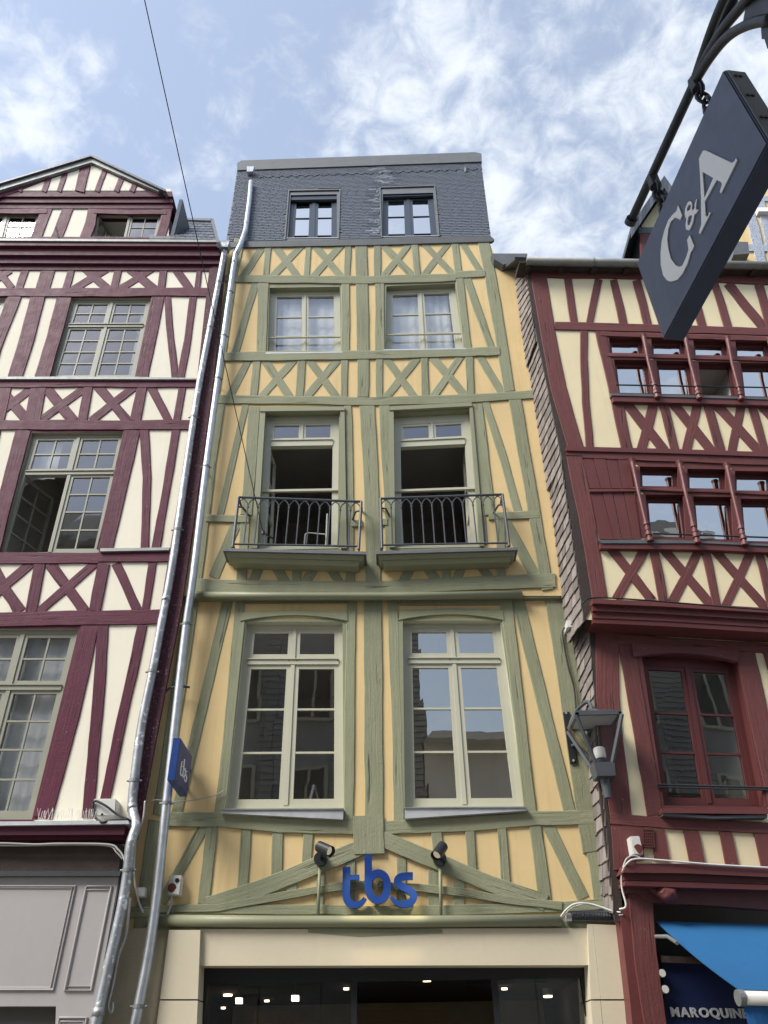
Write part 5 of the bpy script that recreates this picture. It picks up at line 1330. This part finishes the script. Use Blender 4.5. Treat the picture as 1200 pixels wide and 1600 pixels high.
bm = bmesh.new(); hexa(bm, [a + Vector((-.02, .0, -1.3)), a + Vector((-.02, 2.4, -1.3)), a + Vector((-.02, 2.4, 0)), a + Vector((-.02, 0, 0))], [a + Vector((.06, .02, -1.3)), a + Vector((.06, 2.4, -1.3)), a + Vector((.06, 2.4, 0)), a + Vector((.06, .02, 0))]); obj('dormer_cheek', bm, 'slate', rh)

# ---- blue awning and dark fascia of the right-hand shop
aw = thing('awning', 'bright blue shop awning with a white front bar at the right', 'awning', R1.P(Y4((800, 900))))
BK = R1.shift(-.05); FT = R1.shift(1.35)
tl_, tr_ = BK.P(Y4((545, 716))), BK.P(Y4((1500, 745)))
bl_, br_ = FT.P(Y4((1040, 1122))), FT.P(Y4((2100, 1150)))
bm = bmesh.new(); K = 10; prev = None
for i in range(K + 1):
    t = i / K; sag = Vector((0, 0, -.03 * math.sin(math.pi * t)))
    c = [bm.verts.new(tl_.lerp(bl_, t) + sag), bm.verts.new(tr_.lerp(br_, t) + sag), bm.verts.new(tr_.lerp(br_, t) + sag + Vector((0, 0, .012))), bm.verts.new(tl_.lerp(bl_, t) + sag + Vector((0, 0, .012)))]
    if prev:
        for k in range(4): bm.faces.new((prev[k], prev[(k + 1) % 4], c[(k + 1) % 4], c[k]))
    prev = c
obj('fabric', bm, 'awning_blue', aw)
dx = (br_ - bl_).normalized()
bm = bmesh.new(); f0 = bl_ - dx * .02 + Vector((0, 0, -.045)); f1 = br_ + Vector((0, 0, -.045)); tube(bm, [f0, f1], .052, 14); obj('front_bar', bm, 'white_plastic', aw, smooth=True)
bm = bmesh.new(); tube(bm, [f0 - dx * .02, f0 + dx * .03], .060, 14); obj('bar_end_cap', bm, 'old_zinc', aw)
bm = bmesh.new(); prev = None
for i in range(25):
    p = bl_.lerp(br_, i / 24) - dx * .01 + RU.n * (.012 * math.sin(i * 1.3)); c = (bm.verts.new(p + Vector((0, 0, -.10))), bm.verts.new(p + Vector((0, 0, -.34)) + RU.n * .01))
    if prev: bm.faces.new((prev[0], c[0], c[1], prev[1]))
    prev = c
obj('valance', bm, 'awning_valance', aw)
bm = bmesh.new(); tube(bm, [BK.P(Y4((540, 800)), .1), BK.P(Y4((612, 800)), .3), BK.P(Y4((668, 838)), .6)], .018, 8); obj('folding_arm', bm, 'old_zinc', aw)
fs = thing('shop_fascia', 'dark navy fascia lettered in grey capitals under the blue awning', 'shop sign', R1.P(Y4((800, 1250))))
FB = R1.shift(-.02)
poly_obj('panel', FB, Y4, [(580, 940), (1500, 975), (1800, 1500), (610, 1480)], 0, 'fascia_navy', fs, back=-.06)
poly_obj('top_rail', FB, Y4, [(572, 912), (1500, 950), (1500, 985), (578, 950)], .05, 'dark_brown', fs)
for c in ((568, 1018), (586, 1112)):
    bm = bmesh.new(); p = FB.P(Y4(c), .02); tube(bm, [p, p + RU.n * .06], .034, 10); obj('floodlamp', bm, 'white_plastic', fs)
def letters(s, p0, p1, hgt, pl, material, parent, ext=.008, bold=.012, fit=8):
    """one mesh per character, set along p0 -> p1 in the plane"""
    xd = (p1 - p0).normalized(); zd = pl.n; yd = zd.cross(xd); x = 0; out = []; wsc = 1.0
    ms = []
    for ch in s:
        cu = bpy.data.curves.new('letter', 'FONT'); cu.body = ch; cu.size = hgt / .70; cu.extrude = ext; cu.offset = bold * hgt * 2
        tmp = bpy.data.objects.new('letter', cu); COL.objects.link(tmp); bpy.context.view_layer.update()
        me = bpy.data.meshes.new_from_object(tmp.evaluated_get(bpy.context.evaluated_depsgraph_get()))
        bpy.data.objects.remove(tmp); me.materials.clear(); me.materials.append(MATS[material])
        ms.append((me, min(v.co.x for v in me.vertices), max(v.co.x for v in me.vertices)))
    gap = hgt * .14; tot = sum(m[2] - m[1] for m in ms[:fit]) + gap * (fit - 1); k = (p1 - p0).length / tot
    for me, a, b in ms:
        o = link('letter', me, parent)
        o.matrix_basis = Matrix.Translation(p0 + xd * (x - a * k) + zd * ext) @ Matrix((xd, yd, zd)).transposed().to_4x4() @ Matrix.Diagonal((k, 1, 1, 1))
        x += (b - a + gap) * k
    return x
p0, p1 = FB.P(Y4((632, 1268)), .002), FB.P(Y4((1045, 1277)), .002)
hg = (FB.P(Y4((650, 1218))) - FB.P(Y4((650, 1270)))).length
letters('MAROQUINERIE', p0, p1, hg * 1.0, FB, 'fascia_letter', fs, bold=.024)
# the front carries on beyond the picture's right edge
for k in range(2, 5):
    dx, dy = 360 * k / 2, 6 * k
    timbers(rh, RU, Y1, RT, [('x', 38, (1170 + dx, 708 + dy), (1360 + dx, 915 + dy)), ('x', 38, (1275 + dx, 708 + dy), (1235 + dx, 912 + dy)), ('p', 36, (1310 + dx, 710 + dy), (1370 + dx, 918 + dy))]) if k > 2 else None
for k in range(1, 4):
    dx, dy = 244 * k, 10 * k
    timbers(rh, RU, Y2, RT, [('x', 42, (1200 + dx, 606 + dy), (1440 + dx, 882 + dy)), ('x', 44, (1372 + dx, 612 + dy), (1258 + dx, 872 + dy)), ('p', 40, (1405 + dx, 616 + dy), (1470 + dx, 885 + dy))])
timbers(rh, RU, Y1, RT, [('p', 36, (1420 + 105 * k, 222 + 3 * k), (1480 + 112 * k, 425 + 3 * k)) for k in range(1, 5)] + [('p', 50, (1440, 430), (1530, 700)), ('p', 44, (1560, 432), (1660, 900)), ('p', 44, (1700, 434), (1810, 900)), ('b', 32, (1660, 428), (2000, 438)), ('b', 44, (1660, 214), (2000, 224))])
timbers(rh, RU, Y2, RT, [('p', 60, (1490, 205), (1610, 590)), ('p', 50, (1640, 210), (1770, 600)), ('p', 50, (1790, 215), (1930, 610))])
timbers(rh, R1, Y3, RT, [('p', 80, (1700, 250), (1900, 1140)), ('p', 80, (1900, 260), (2120, 1150))])
for k in range(1, 4):
    poly_obj('stud', R1, Y4, [(1290 + 200 * k, 195 + 8 * k), (1390 + 200 * k, 200 + 8 * k), (1450 + 200 * k, 400 + 8 * k), (1340 + 200 * k, 398 + 8 * k)], .022, RT, rh)
# ================================================================== hanging sign over the street
ZR = zt(960, 230, 5.0)
ZB0 = 3.55
HP = Plane((0, 0, ZB0), (0, 0, -1))
fb, nb = HP.P((1036, 531)), HP.P((1199, 223))
yd = (nb - fb); yd.z = 0; yd.normalize()
sn = yd.cross(Vector((0, 0, 1)));
if sn.x > 0: sn = -sn
SPL = Plane(fb, sn)
ft, ntp = SPL.P((999, 402)), SPL.P((1132, 104))
zt2 = (ft.z + ntp.z) / 2
print('sign', fb, nb, ft, ntp, (nb - fb).length)
tk = (HP.P((1069, 532)) - fb).dot(-sn)
hs = thing('hanging_sign', 'slate grey hanging shop sign with pale letters C&A, seen from below', 'shop sign', Vector((fb.x, fb.y, zt2)))
bm = bmesh.new()
q4 = [fb, nb, Vector((nb.x, nb.y, ntp.z)), Vector((fb.x, fb.y, ft.z))]
hexa(bm, [p - sn * tk for p in q4], q4); bmesh.ops.recalc_face_normals(bm, faces=bm.faces[:])
bmesh.ops.bevel(bm, geom=bm.edges[:], offset=.004, segments=2, affect='EDGES')
obj('sign_board', bm, 'sign_navy', hs)
# end plate with its screws
bm = bmesh.new(); e0 = [nb + Vector((0, 0, .01)) - sn * .008, nb + Vector((0, 0, .01)) - sn * (tk - .008), Vector((nb.x, nb.y, ntp.z - .01)) - sn * (tk - .008), Vector((nb.x, nb.y, ntp.z - .01)) - sn * .008]
hexa(bm, [p - yd * .004 for p in e0], [p + yd * .004 for p in e0]); ep = obj('end_plate', bm, 'sign_grey', hs)
for fz_ in (.08, .32, .62, .9):
    for g in (.35, .55):
        p = nb - sn * (tk * g) + Vector((0, 0, (ntp.z - nb.z) * fz_)); bm = bmesh.new(); tube(bm, [p + yd * .003, p + yd * .007], .006, 8); obj('screw', bm, 'dark_metal', ep)
LA = [(660, 90), (690, 28), (712, 24), (915, 122), (936, 112), (948, 88), (960, 100), (833, 362), (822, 350), (838, 297), (838, 280), (826, 268), (797, 257), (706, 425), (712, 535), (722, 545), (735, 530), (740, 508), (752, 512), (668, 680), (660, 665), (678, 602), (676, 380), (668, 200)]
LAH = [(688, 192), (772, 240), (703, 398)]
LC = [(497, 452), (528, 530), (515, 568), (497, 558), (470, 550), (440, 580), (420, 640), (412, 720), (420, 790), (440, 870), (475, 920), (505, 935), (530, 925), (560, 860), (578, 800), (568, 725), (588, 685), (622, 770), (610, 800), (595, 820), (570, 910), (530, 990), (490, 1035), (440, 1050), (410, 1040), (380, 1000), (362, 920), (360, 830), (368, 740), (390, 650), (420, 570), (460, 520), (485, 500)]
LE = [(598, 425), (607, 440), (604, 480), (612, 497), (628, 470), (625, 450), (640, 405), (643, 412), (636, 470), (640, 490), (655, 485), (652, 495), (635, 520), (625, 525), (615, 580), (595, 635), (575, 650), (558, 640), (555, 605), (562, 560), (555, 550), (548, 520), (553, 480), (570, 435), (585, 422)]
LEH = [[(590, 445), (597, 455), (594, 485), (580, 495), (568, 500), (566, 480), (575, 455)], [(600, 525), (606, 540), (600, 575), (585, 610), (572, 605), (570, 580), (578, 545)]]
for pts, holes, lb in ((LC, [], 'C'), (LE, LEH, '&'), (LA, [LAH], 'A')):
    loops = [[SPL.P(ZR(p), .004) for p in l] for l in [pts] + holes]
    tri = tessellate_polygon(loops); fl = [v for l in loops for v in l]; bm = bmesh.new()
    vf = [bm.verts.new(p) for p in fl]; vb = [bm.verts.new(p - sn * .006) for p in fl]
    for t in tri:
        bm.faces.new([vf[i] for i in t]); bm.faces.new([vb[i] for i in reversed(t)])
    s0 = 0
    for l in loops:
        for i in range(len(l)):
            j = (i + 1) % len(l); bm.faces.new((vf[s0 + i], vf[s0 + j], vb[s0 + j], vb[s0 + i]))
        s0 += len(l)
    obj('letter', bm, 'sign_letter', hs, label=f'pale letter {lb}')
# bracket arm above it
zb = zt2 + .17
BP = Plane(SPL.o - sn * (tk * .5), sn)
bk = thing('sign_bracket', 'dark iron bracket arm carrying the grey hanging sign', 'bracket', BP.P((985, 345)))
pf, pn = BP.P((986, 345)), BP.P((1086, 128))
bm = bmesh.new(); tube(bm, [pf, pf.lerp(pn, .5), pn, pn + (pn - pf) * 1.1], .016, 12); obj('arm', bm, 'black_iron', bk, smooth=True)
bm = bmesh.new(); tube(bm, [pf - (pn - pf).normalized() * .012, pf + (pn - pf).normalized() * .012], .022, 12); obj('end_cap', bm, 'black_iron', bk)
for pts in ([(1084, 130), (1104, 88), (1130, 45), (1160, 8), (1190, -30)], [(1086, 128), (1108, 92), (1136, 58), (1170, 38), (1205, 30)], [(1084, 128), (1100, 80), (1118, 30), (1140, -20)]):
    bm = bmesh.new(); tube(bm, spline([BP.P(p, .02 * k) for k, p in enumerate(pts)], 5), .015, 8); obj('scroll', bm, 'black_iron', bk, smooth=True)
for k, (a, b, c, d) in enumerate(((1178, -60, 1300, 41), (1188, 30, 1300, 63), (1194, 60, 1300, 78))):
    bm = bmesh.new(); poly(bm, BP, PX, [(a, b), (c, b), (c, d), (a - (d - b) * .18 + (8 if k else 0), d - 2)], .06 + .004 * k, back=-.06); obj('stepped_plate', bm, 'dark_metal', bk)
wallp = pn + (pn - pf).normalized() * 3.2
# chains
def chain(a, b, n, lab):
    t = thing('chain', lab, 'chain', a, 'chains holding the grey hanging sign')
    d = (b - a).normalized(); L_ = (b - a).length / n
    s1 = d.cross(Vector((0, 1, 0))).normalized(); s2 = d.cross(s1)
    for i in range(n):
        c = a + d * L_ * (i + .5); s = s1 if i % 2 else s2; pts = []
        for k in range(13):
            an = 2 * math.pi * k / 12; pts.append(c + d * (math.cos(an) * L_ * .68) + s * (math.sin(an) * L_ * .40))
        bm = bmesh.new(); tube(bm, pts, L_ * .13, 6, caps=False); obj('link', bm, 'black_iron', t, smooth=True)
    return t
ctop = q4[2].lerp(q4[3], .10) - sn * tk * .5
def on_arm(z_near):  # arm point above a point of the sign
    dirv = (pn - pf); f = ((z_near - pf).dot(Vector((dirv.x, dirv.y, 0)))) / Vector((dirv.x, dirv.y, 0)).length_squared
    return pf + dirv * f
pA = BP.P((1088, 133)); pB = BP.P((1022, 285))
for P_, lab in ((pA, 'dark chain from the bracket to the upper near corner of the sign'), (pB, 'dark rusty chain from the bracket to the far corner of the sign')):
    z_ = ntp.z if P_ is pA else ft.z
    lerp_t = (Vector((P_.x, P_.y, 0)) - Vector((fb.x, fb.y, 0))).dot(yd) / (nb - fb).dot(yd)
    tgt = q4[3].lerp(q4[2], min(1, max(0, lerp_t))) - sn * tk * .5
    chain(P_ - Vector((0, 0, .01)), tgt + Vector((0, 0, .0)), 4 if (P_ - tgt).length < .35 else 5, lab)
    bm = bmesh.new(); tube(bm, [P_ + Vector((0, 0, .03)), P_ - Vector((0, 0, .03))], .021, 8); obj('eye', bm, 'black_iron', bk)

# ---- overhead wire
A_ = MU.P((411, 832), .24); far = CAMP + ray(228, 0) * 9.5; far2 = A_ + (far - A_) * 1.5
pts = [A_.lerp(far2, t / 12) - Vector((0, 0, .06 * math.sin(math.pi * t / 12))) for t in range(13)]
o = tube_obj('overhead_wire', pts, .0055, 'black_cable', n=6); tag(o, 'thin dark wire running from the left balcony up across the sky', 'wire')
bm = bmesh.new(); tube(bm, [A_ + Vector((0, 0, .03)), A_ - Vector((0, 0, .03))], .022, 8); tube(bm, [A_, A_ + Vector((.12, .12, -.02))], .014, 6); obj('wire_clamp', bm, 'black_iron', o)

# ---- wall lantern
ln = thing('wall_lantern', 'dark four sided street lantern on a wall bracket between the houses', 'lantern', ML.P((890, 1150)))
LPn = Plane((0, -.62, 0), (0, -1, 0))
nl, nr = LPn.P((900, 1117)), LPn.P((972, 1117))
wd = nr.x - nl.x; zt3 = nl.z; cx = (nl.x + nr.x) / 2; cy = -.62 + wd / 2
zb3 = LPn.P((940, 1182)).z - .03
hb = wd * .17
top = [Vector((cx + a * wd / 2, cy + b * wd / 2, zt3)) for a, b in ((-1, -1), (1, -1), (1, 1), (-1, 1))]
bot = [Vector((cx + a * hb, cy + b * hb, zb3)) for a, b in ((-1, -1), (1, -1), (1, 1), (-1, 1))]
def slab4(bm, q, s, z0, z1, s1=None):
    s1 = s if s1 is None else s1; c = Vector((cx, cy, 0))
    f = lambda sc_, z: [Vector((cx + (p.x - cx) * sc_, cy + (p.y - cy) * sc_, z)) for p in q]
    hexa(bm, f(s, z0), f(s1, z1))
bm = bmesh.new(); slab4(bm, top, 1.0, zt3 + .03, zt3 + .05); slab4(bm, top, .98, zt3 + .052, zt3 + .10, .55); slab4(bm, top, .3, zt3 + .102, zt3 + .16, .16); obj('lid', bm, 'grey_iron', ln)
bm = bmesh.new()
for i in range(4):
    a, b = top[i], top[(i + 1) % 4]; d = (b - a).normalized(); inn = Vector((cx, cy, zt3)) - (a + b) / 2; inn.normalize()
    hexa(bm, [a, b, b + inn * .035, a + inn * .035], [p + Vector((0, 0, .029)) for p in (a, b, b + inn * .035, a + inn * .035)])
obj('top_rim', bm, 'grey_iron', ln)
bm = bmesh.new(); slab4(bm, top, .9, zt3 + .012, zt3 + .016); obj('reflector', bm, 'lamp_reflector', ln)
for i in range(4):
    bm = bmesh.new(); tube(bm, [top[i], bot[i]], .024, 4); obj('corner_bar', bm, 'grey_iron', ln)
    f = [top[i].lerp(top[(i + 1) % 4], .06), top[i].lerp(top[(i + 1) % 4], .94), bot[i].lerp(bot[(i + 1) % 4], .94), bot[i].lerp(bot[(i + 1) % 4], .06)]
    bm = bmesh.new(); bm.faces.new([bm.verts.new(p) for p in f]); obj('glass_pane', bm, 'lamp_glass', ln)
bm = bmesh.new(); slab4(bm, [b for b in bot], 1.15, zb3 - .13, zb3 + .02, 1.3); obj('base', bm, 'grey_iron', ln)
c0 = Vector((cx, cy, zb3))
bm = bmesh.new(); tube(bm, [c0 + Vector((0, 0, .02)), c0 + Vector((0, 0, .09))], .06, 14); obj('lamp_holder', bm, 'dark_metal', ln)
bm = bmesh.new(); tube(bm, [c0 + Vector((0, 0, .091)), c0 + Vector((0, 0, .12)), c0 + Vector((0, 0, .20)), c0 + Vector((0, 0, .215))], [.06, .066, .066, .055], 16); obj('bulb', bm, 'white_plastic', ln, smooth=False)
bm = bmesh.new(); tube(bm, [c0 - Vector((0, 0, .13)), c0 - Vector((0, 0, .34))], [.055, .04], 12); obj('stem', bm, 'grey_iron', ln)
plt = [ML.P((890.5, 1152)), ]
bm = bmesh.new(); poly(bm, ML, PX, [(880, 1113), (890, 1112), (901, 1191), (891, 1192)], .05, back=.0); obj('wall_plate', bm, 'dark_metal', ln)
bm = bmesh.new()
for p in ((884.5, 1114), (896, 1188)): tube(bm, [ML.P(p, .05), ML.P(p, .06)], .014, 8)
obj('bolt', bm, 'zinc', ln)
wp = ML.P((892, 1152), .05)
bm = bmesh.new(); tube(bm, spline([wp + Vector((0, 0, .12)), wp + Vector((.1, -.05, .30)), Vector((cx, cy + .1, zt3 + .3)), Vector((cx, cy, zt3 + .15))], 5), .022, 8); obj('arm', bm, 'grey_iron', ln)
bm = bmesh.new(); tube(bm, spline([wp - Vector((0, 0, .1)), wp + Vector((.05, -.1, -.16)), Vector((cx - .03, cy + .1, zb3 - .1)), Vector((cx, cy, zb3 - .1))], 5), .018, 8); obj('arm', bm, 'grey_iron', ln)

# ---- boxes, cables and small fittings
def wallbox(name, label, cat, pl, Z, pts, t, material, extra=()):
    o = thing(name, label, cat, pl.P(Z(pts[0])))
    bm = bmesh.new(); poly(bm, pl, Z, pts, t, back=.0); bmesh.ops.recalc_face_normals(bm, faces=bm.faces[:])
    bmesh.ops.bevel(bm, geom=bm.edges[:], offset=.008, segments=2, affect='EDGES'); obj('case', bm, material, o)
    for (c, r, m, nm) in extra:
        bm = bmesh.new(); tube(bm, [pl.P(Z(c), t - .01), pl.P(Z(c), t + .012)], r, 14); obj(nm, bm, m, o)
    return o
wallbox('meter_box', 'white electrical box on the zinc ledge of the maroon house', 'electrical box', LP_, Z3, [(440, 893), (545, 893), (540, 975), (428, 975)], .17, 'white_plastic', [((478, 968), .012, 'dark_metal', 'screw')])
wallbox('switch_box', 'pale switch box with a dark round button on the yellow plaster', 'electrical box', ML, ZA, [(264, 298), (318, 300), (308, 388), (256, 384)], .12, 'white_plastic', [((275, 355), .045, 'red_button', 'button'), ((298, 322), .022, 'dark_metal', 'key')])
wallbox('junction_box', 'small pale junction box between the two downpipes', 'electrical box', ML, ZA, [(120, 352), (160, 352), (158, 396), (120, 396)], .08, 'white_plastic')
wallbox('switch_box', 'pale switch box with a dark round button on the red timber', 'electrical box', R1, Y4, [(392, 212), (448, 210), (470, 300), (470, 320), (410, 320)], .13, 'white_plastic', [((440, 285), .045, 'red_button', 'button')])
wallbox('junction_box', 'grey junction box on the shingles above the lantern', 'electrical box', ML, Y3, [(88, 68), (128, 64), (132, 105), (92, 108)], .22, 'white_plastic')
def cable(label, pl, Z, pts, r, material, t=.05):
    o = tube_obj('cable', spline([pl.P(Z(p), t if len(p) < 3 else p[2]) for p in pts], 6), r, material, n=6); tag(o, label, 'cable'); return o
cable('black cable looping out of the white box on the ledge', LP_, Z3, [(432, 920, .18), (450, 905, .2), (500, 930, .22), (545, 965, .22), (600, 992, .24), (640, 1010, .2)], .014, 'black_cable')
cable('black cable hanging down beside the white box', LP_, Z3, [(436, 918, .19), (440, 970, .2), (475, 1004, .3), (520, 996, .28), (600, 990, .26)], .014, 'black_cable')
cable('pale cable clipped along the maroon shop cornice', LP_, Z4, [(-300, 286, .22), (0, 284, .22), (180, 290, .22), (300, 286, .22), (545, 290, .22), (600, 318, .22), (628, 360, .22), (634, 400, .25)], .011, 'grey_cable')
cable('pale thin cable sagging below the shop cornice', LP_, Z4, [(-300, 292, .21), (100, 296, .21), (300, 292, .21), (540, 296, .21), (590, 330, .21), (622, 366, .2)], .008, 'grey_cable')
cable('pale cable dropping behind the worn downpipe', LP_, Z4, [(735, 70, .1), (725, 160, .1), (690, 260, .12), (680, 440, .1), (700, 570, .1), (726, 636, .1)], .011, 'grey_cable')
cable('pale cable hanging beside the worn downpipe near the street', LP_, Z4, [(660, 560, .12), (640, 740, .14), (600, 860, .14), (570, 1010, .16), (548, 1110, .16), (566, 1140, .16), (572, 1090, .16)], .013, 'grey_cable')
cable('thin wire from the downpipe to the first floor window', ML, Z7, [(-80, 975, .06), (-20, 960, .1), (60, 968, .06), (160, 960, .05), (250, 940, .05), (300, 915, .05)], .006, 'grey_cable')
cable('short cable below the switch box on the yellow house', ML, ZA, [(273, 386, .06), (274, 420, .06), (262, 455, .06), (254, 474, .1)], .012, 'grey_cable')
cable('thick black stub cable beside the shiny downpipe', ML, Z7, [(10, 480, .08), (40, 440, .10), (90, 428, .12), (140, 432, .10)], .014, 'grey_iron')
cable('thin black cable draped along the red jetty beam', RU, Y2, [(330, 850, .22), (380, 822, .22), (600, 832, .22), (800, 848, .22), (1100, 872, .22), (1400, 892, .22)], .010, 'black_cable')
cable('black cable falling from the junction box down the yellow house', ML, Y3, [(105, 95, .16), (70, 120, .06), (72, 190, .05), (100, 330, .05), (130, 440, .05), (142, 560, .05)], .010, 'black_cable')
cable('white cable along the red shop cornice', R1, Y4, [(330, 640, .05), (368, 620, .1), (345, 520, .1), (345, 430, .15), (375, 370, .26), (430, 345, .26), (560, 352, .26), (900, 380, .26), (1300, 402, .26)], .010, 'white_plastic')
cable('thin white cable beside the red post', R1, Y4, [(350, 395, .2), (372, 345, .2), (410, 326, .2), (450, 338, .2)], .009, 'grey_cable')
Y6 = zt(870, 1380, 8.0)
cable('white cable looping over the dark grille box', ML, Y6, [(35, 440, .12), (110, 340, .16), (200, 270, .18), (300, 250, .2), (430, 262, .2), (560, 300, .22), (700, 350, .25), (800, 365, .28)], .009, 'white_plastic')
cable('second pale cable looping over the dark grille box', ML, Y6, [(40, 490, .1), (140, 350, .14), (240, 290, .16), (340, 265, .17), (500, 285, .2), (640, 350, .22), (760, 395, .26), (830, 395, .28)], .007, 'grey_cable')
bx_ = thing('cable_tray', 'small dark wire cage of cables at the corner above the shop', 'cable tray', ML.P(Y6((400, 420))))
poly_obj('backing', ML, Y6, [(190, 340), (780, 330), (770, 480), (195, 480)], .06, 'black_cable', bx_, back=0)
bm = bmesh.new(); rnd = random.Random(9)
for i in range(26):
    x = 200 + i * 20; tube(bm, [ML.P(Y6((x, 345)), .10), ML.P(Y6((x + rnd.uniform(-6, 6), 410)), .13), ML.P(Y6((x, 470)), .09)], .006, 4)
for y in (350, 390, 445, 470): tube(bm, [ML.P(Y6((190, y)), .11), ML.P(Y6((700, y + 8)), .11)], .006, 4)
obj('cage', bm, 'grey_iron', bx_)
poly_obj('tag_plate', ML, Y6, [(118, 378), (182, 376), (188, 470), (125, 472)], .12, 'grey_cable', bx_, back=.06)

# ---- taller house seen behind the right-hand roof
fh = thing('timber_framed_house', 'taller pale yellow house with mottled blue timbers behind the right roof', 'house', (9, 6, 0))
FQ = Plane((0, 5.5, 0), (0, -1, 0))
ZF = zt(960, 230, 5.0)
wall_sheet(fh, 'plaster_wall', FQ, ZF, [(900, 200), (2200, 200), (2300, 1300), (900, 1300)], [], 'yellow_plaster')
timbers(fh, FQ, ZF, 'blue_timber', [('x', 80, (1000, 420), (1100, 640), (1160, 900)), ('b', 60, (1060, 780), (2200, 790)), ('p', 70, (1150, 480), (1200, 640), (1260, 900)), ('p', 70, (1400, 300), (1450, 1000)), ('b', 40, (1000, 400), (2200, 404)), ('p', 60, (980, 200), (1000, 800)), ('x', 60, (1600, 400), (1500, 900)), ('p', 70, (1700, 300), (1760, 1000))], th=.05) if False else None
for r_ in [('brace', 80, [(1010, 420), (1090, 620), (1150, 900)]), ('beam', 60, [(1020, 785), (2200, 800)]), ('post', 70, [(1130, 380), (1190, 620), (1250, 900)]), ('beam', 40, [(1000, 400), (2200, 404)]), ('post', 70, [(1500, 300), (1560, 1000)]), ('brace', 60, [(1720, 400), (1620, 900)])]:
    timber(fh, r_[0], FQ, ZF, r_[2], r_[1], 'blue_timber', th=.05)
window(fh, FQ, ZF, [(1165, 440), (1420, 440), (1440, 640), (1185, 640)], 'grey_frame', 'glass', rec=.1, cas=2, lo=(1, 3), key='FQ', room=None, roomd=1) if False else None
poly_obj('window_sill', FQ, ZF, [(1120, 470), (1420, 470), (1420, 500), (1125, 500)], .2, 'stone_far', fh)
poly_obj('roof_edge', FQ, ZF, [(930, 735), (1045, 740), (1055, 830), (930, 840)], .5, 'lead', fh)
tz_ = FQ.P(ZF((1200, 200))).z
bm = bmesh.new(); x0_, x1_ = FQ.P(ZF((900, 500))).x, FQ.P(ZF((2200, 500))).x
for x in (x0_ + .1, x1_): box(bm, (x, 8.6, tz_ / 2), (.15, 6, tz_))
box(bm, ((x0_ + x1_) / 2, 8.6, tz_), (x1_ - x0_, 6.4, .3)); obj('side_wall', bm, 'yellow_plaster', fh)

# ================================================================== the other side of the street (mirrored in the panes)
def opposite(x0, x1, h, label, wall, roof, slatehung, rise=3.2):
    t = thing('street_house', label, 'house', ((x0 + x1) / 2, -12, 0))
    y = -10.75; bm = bmesh.new(); box(bm, ((x0 + x1) / 2, y - 3, h / 2), (x1 - x0 - .02, 6, h)); obj('wall', bm, wall, t)
    bm = bmesh.new(); a, b = (x0, y + .45, h - .05), (x1, y + .45, h - .05); c, d = (x1, y - 3, h + rise), (x0, y - 3, h + rise); e, f = (x1, y - 6.3, h - .05), (x0, y - 6.3, h - .05)
    v = [bm.verts.new(p) for p in (a, b, c, d, e, f)]
    bm.faces.new((v[0], v[1], v[2], v[3])); bm.faces.new((v[3], v[2], v[4], v[5])); bm.faces.new((v[0], v[3], v[5])); bm.faces.new((v[1], v[4], v[2])); bm.faces.new((v[0], v[5], v[4], v[1])); obj('roof', bm, roof, t)
    bm = bmesh.new(); box(bm, ((x0 + x1) / 2, y + .2, h - .15), (x1 - x0, .5, .18)); obj('cornice', bm, 'stone_far', t)
    n = max(2, int((x1 - x0) / 1.9))
    for fl in range(1, int(h / 3)):
        for i in range(n):
            cx_ = x0 + (x1 - x0) * (i + .5) / n; z = fl * 3.0 + 1.3
            bm = bmesh.new()
            for dx_, dz_, sx, sz in ((-.5, 0, .09, 1.75), (.5, 0, .09, 1.75), (0, .86, .92, .09), (0, -.86, .92, .09), (0, 0, .07, 1.64)): box(bm, (cx_ + dx_, y + .02, z + dz_), (sx, .08, sz))
            wf_ = obj('window', bm, 'sage_frame', t); bm = bmesh.new(); box(bm, (cx_, y + .004, z), (.93, .02, 1.65)); obj('pane', bm, 'dark_metal', wf_)
    if slatehung:
        bm = bmesh.new()
        for k in range(int((h - 3.2) / .16)):
            z = 3.2 + k * .16
            for i in range(n + 1):
                xa = x0 if i == 0 else x0 + (x1 - x0) * (i - .5) / n + .58; xb = x1 if i == n else x0 + (x1 - x0) * (i + .5) / n - .58
                hexa(bm, [(xa, y + .003, z), (xb, y + .003, z), (xb, y + .04, z), (xa, y + .04, z)], [(xa, y + .003, z + .15), (xb, y + .003, z + .15), (xb, y + .012, z + .15), (xa, y + .012, z + .15)])
        obj('shingle_courses', bm, 'far_slate', t, kind='stuff')
    return t
opposite(-11, -3.0, 15.2, 'grey slate hung house across the street reflected in the left windows', 'far_slate', 'dark_roof', True)
opposite(-2.98, .95, 14.8, 'tall grey shingled house across the street reflected in the panes', 'far_slate', 'dark_roof', True)
opposite(.97, 5.6, 8.9, 'pale stone house behind the viewer from which the bracket projects', 'stone_far', 'dark_roof', False, 1.2)
opposite(5.62, 13, 15.6, 'grey shingled house across the street at the far right', 'far_slate', 'dark_roof', True)
bm = bmesh.new(); d_b = (pn - pf).normalized(); tube(bm, [pn + (pn - pf) * 1.0, pn + d_b * max(1.0, (-10.7 - pn.y) / d_b.y)], .024, 10); obj('wall_arm', bm, 'black_iron', bk)
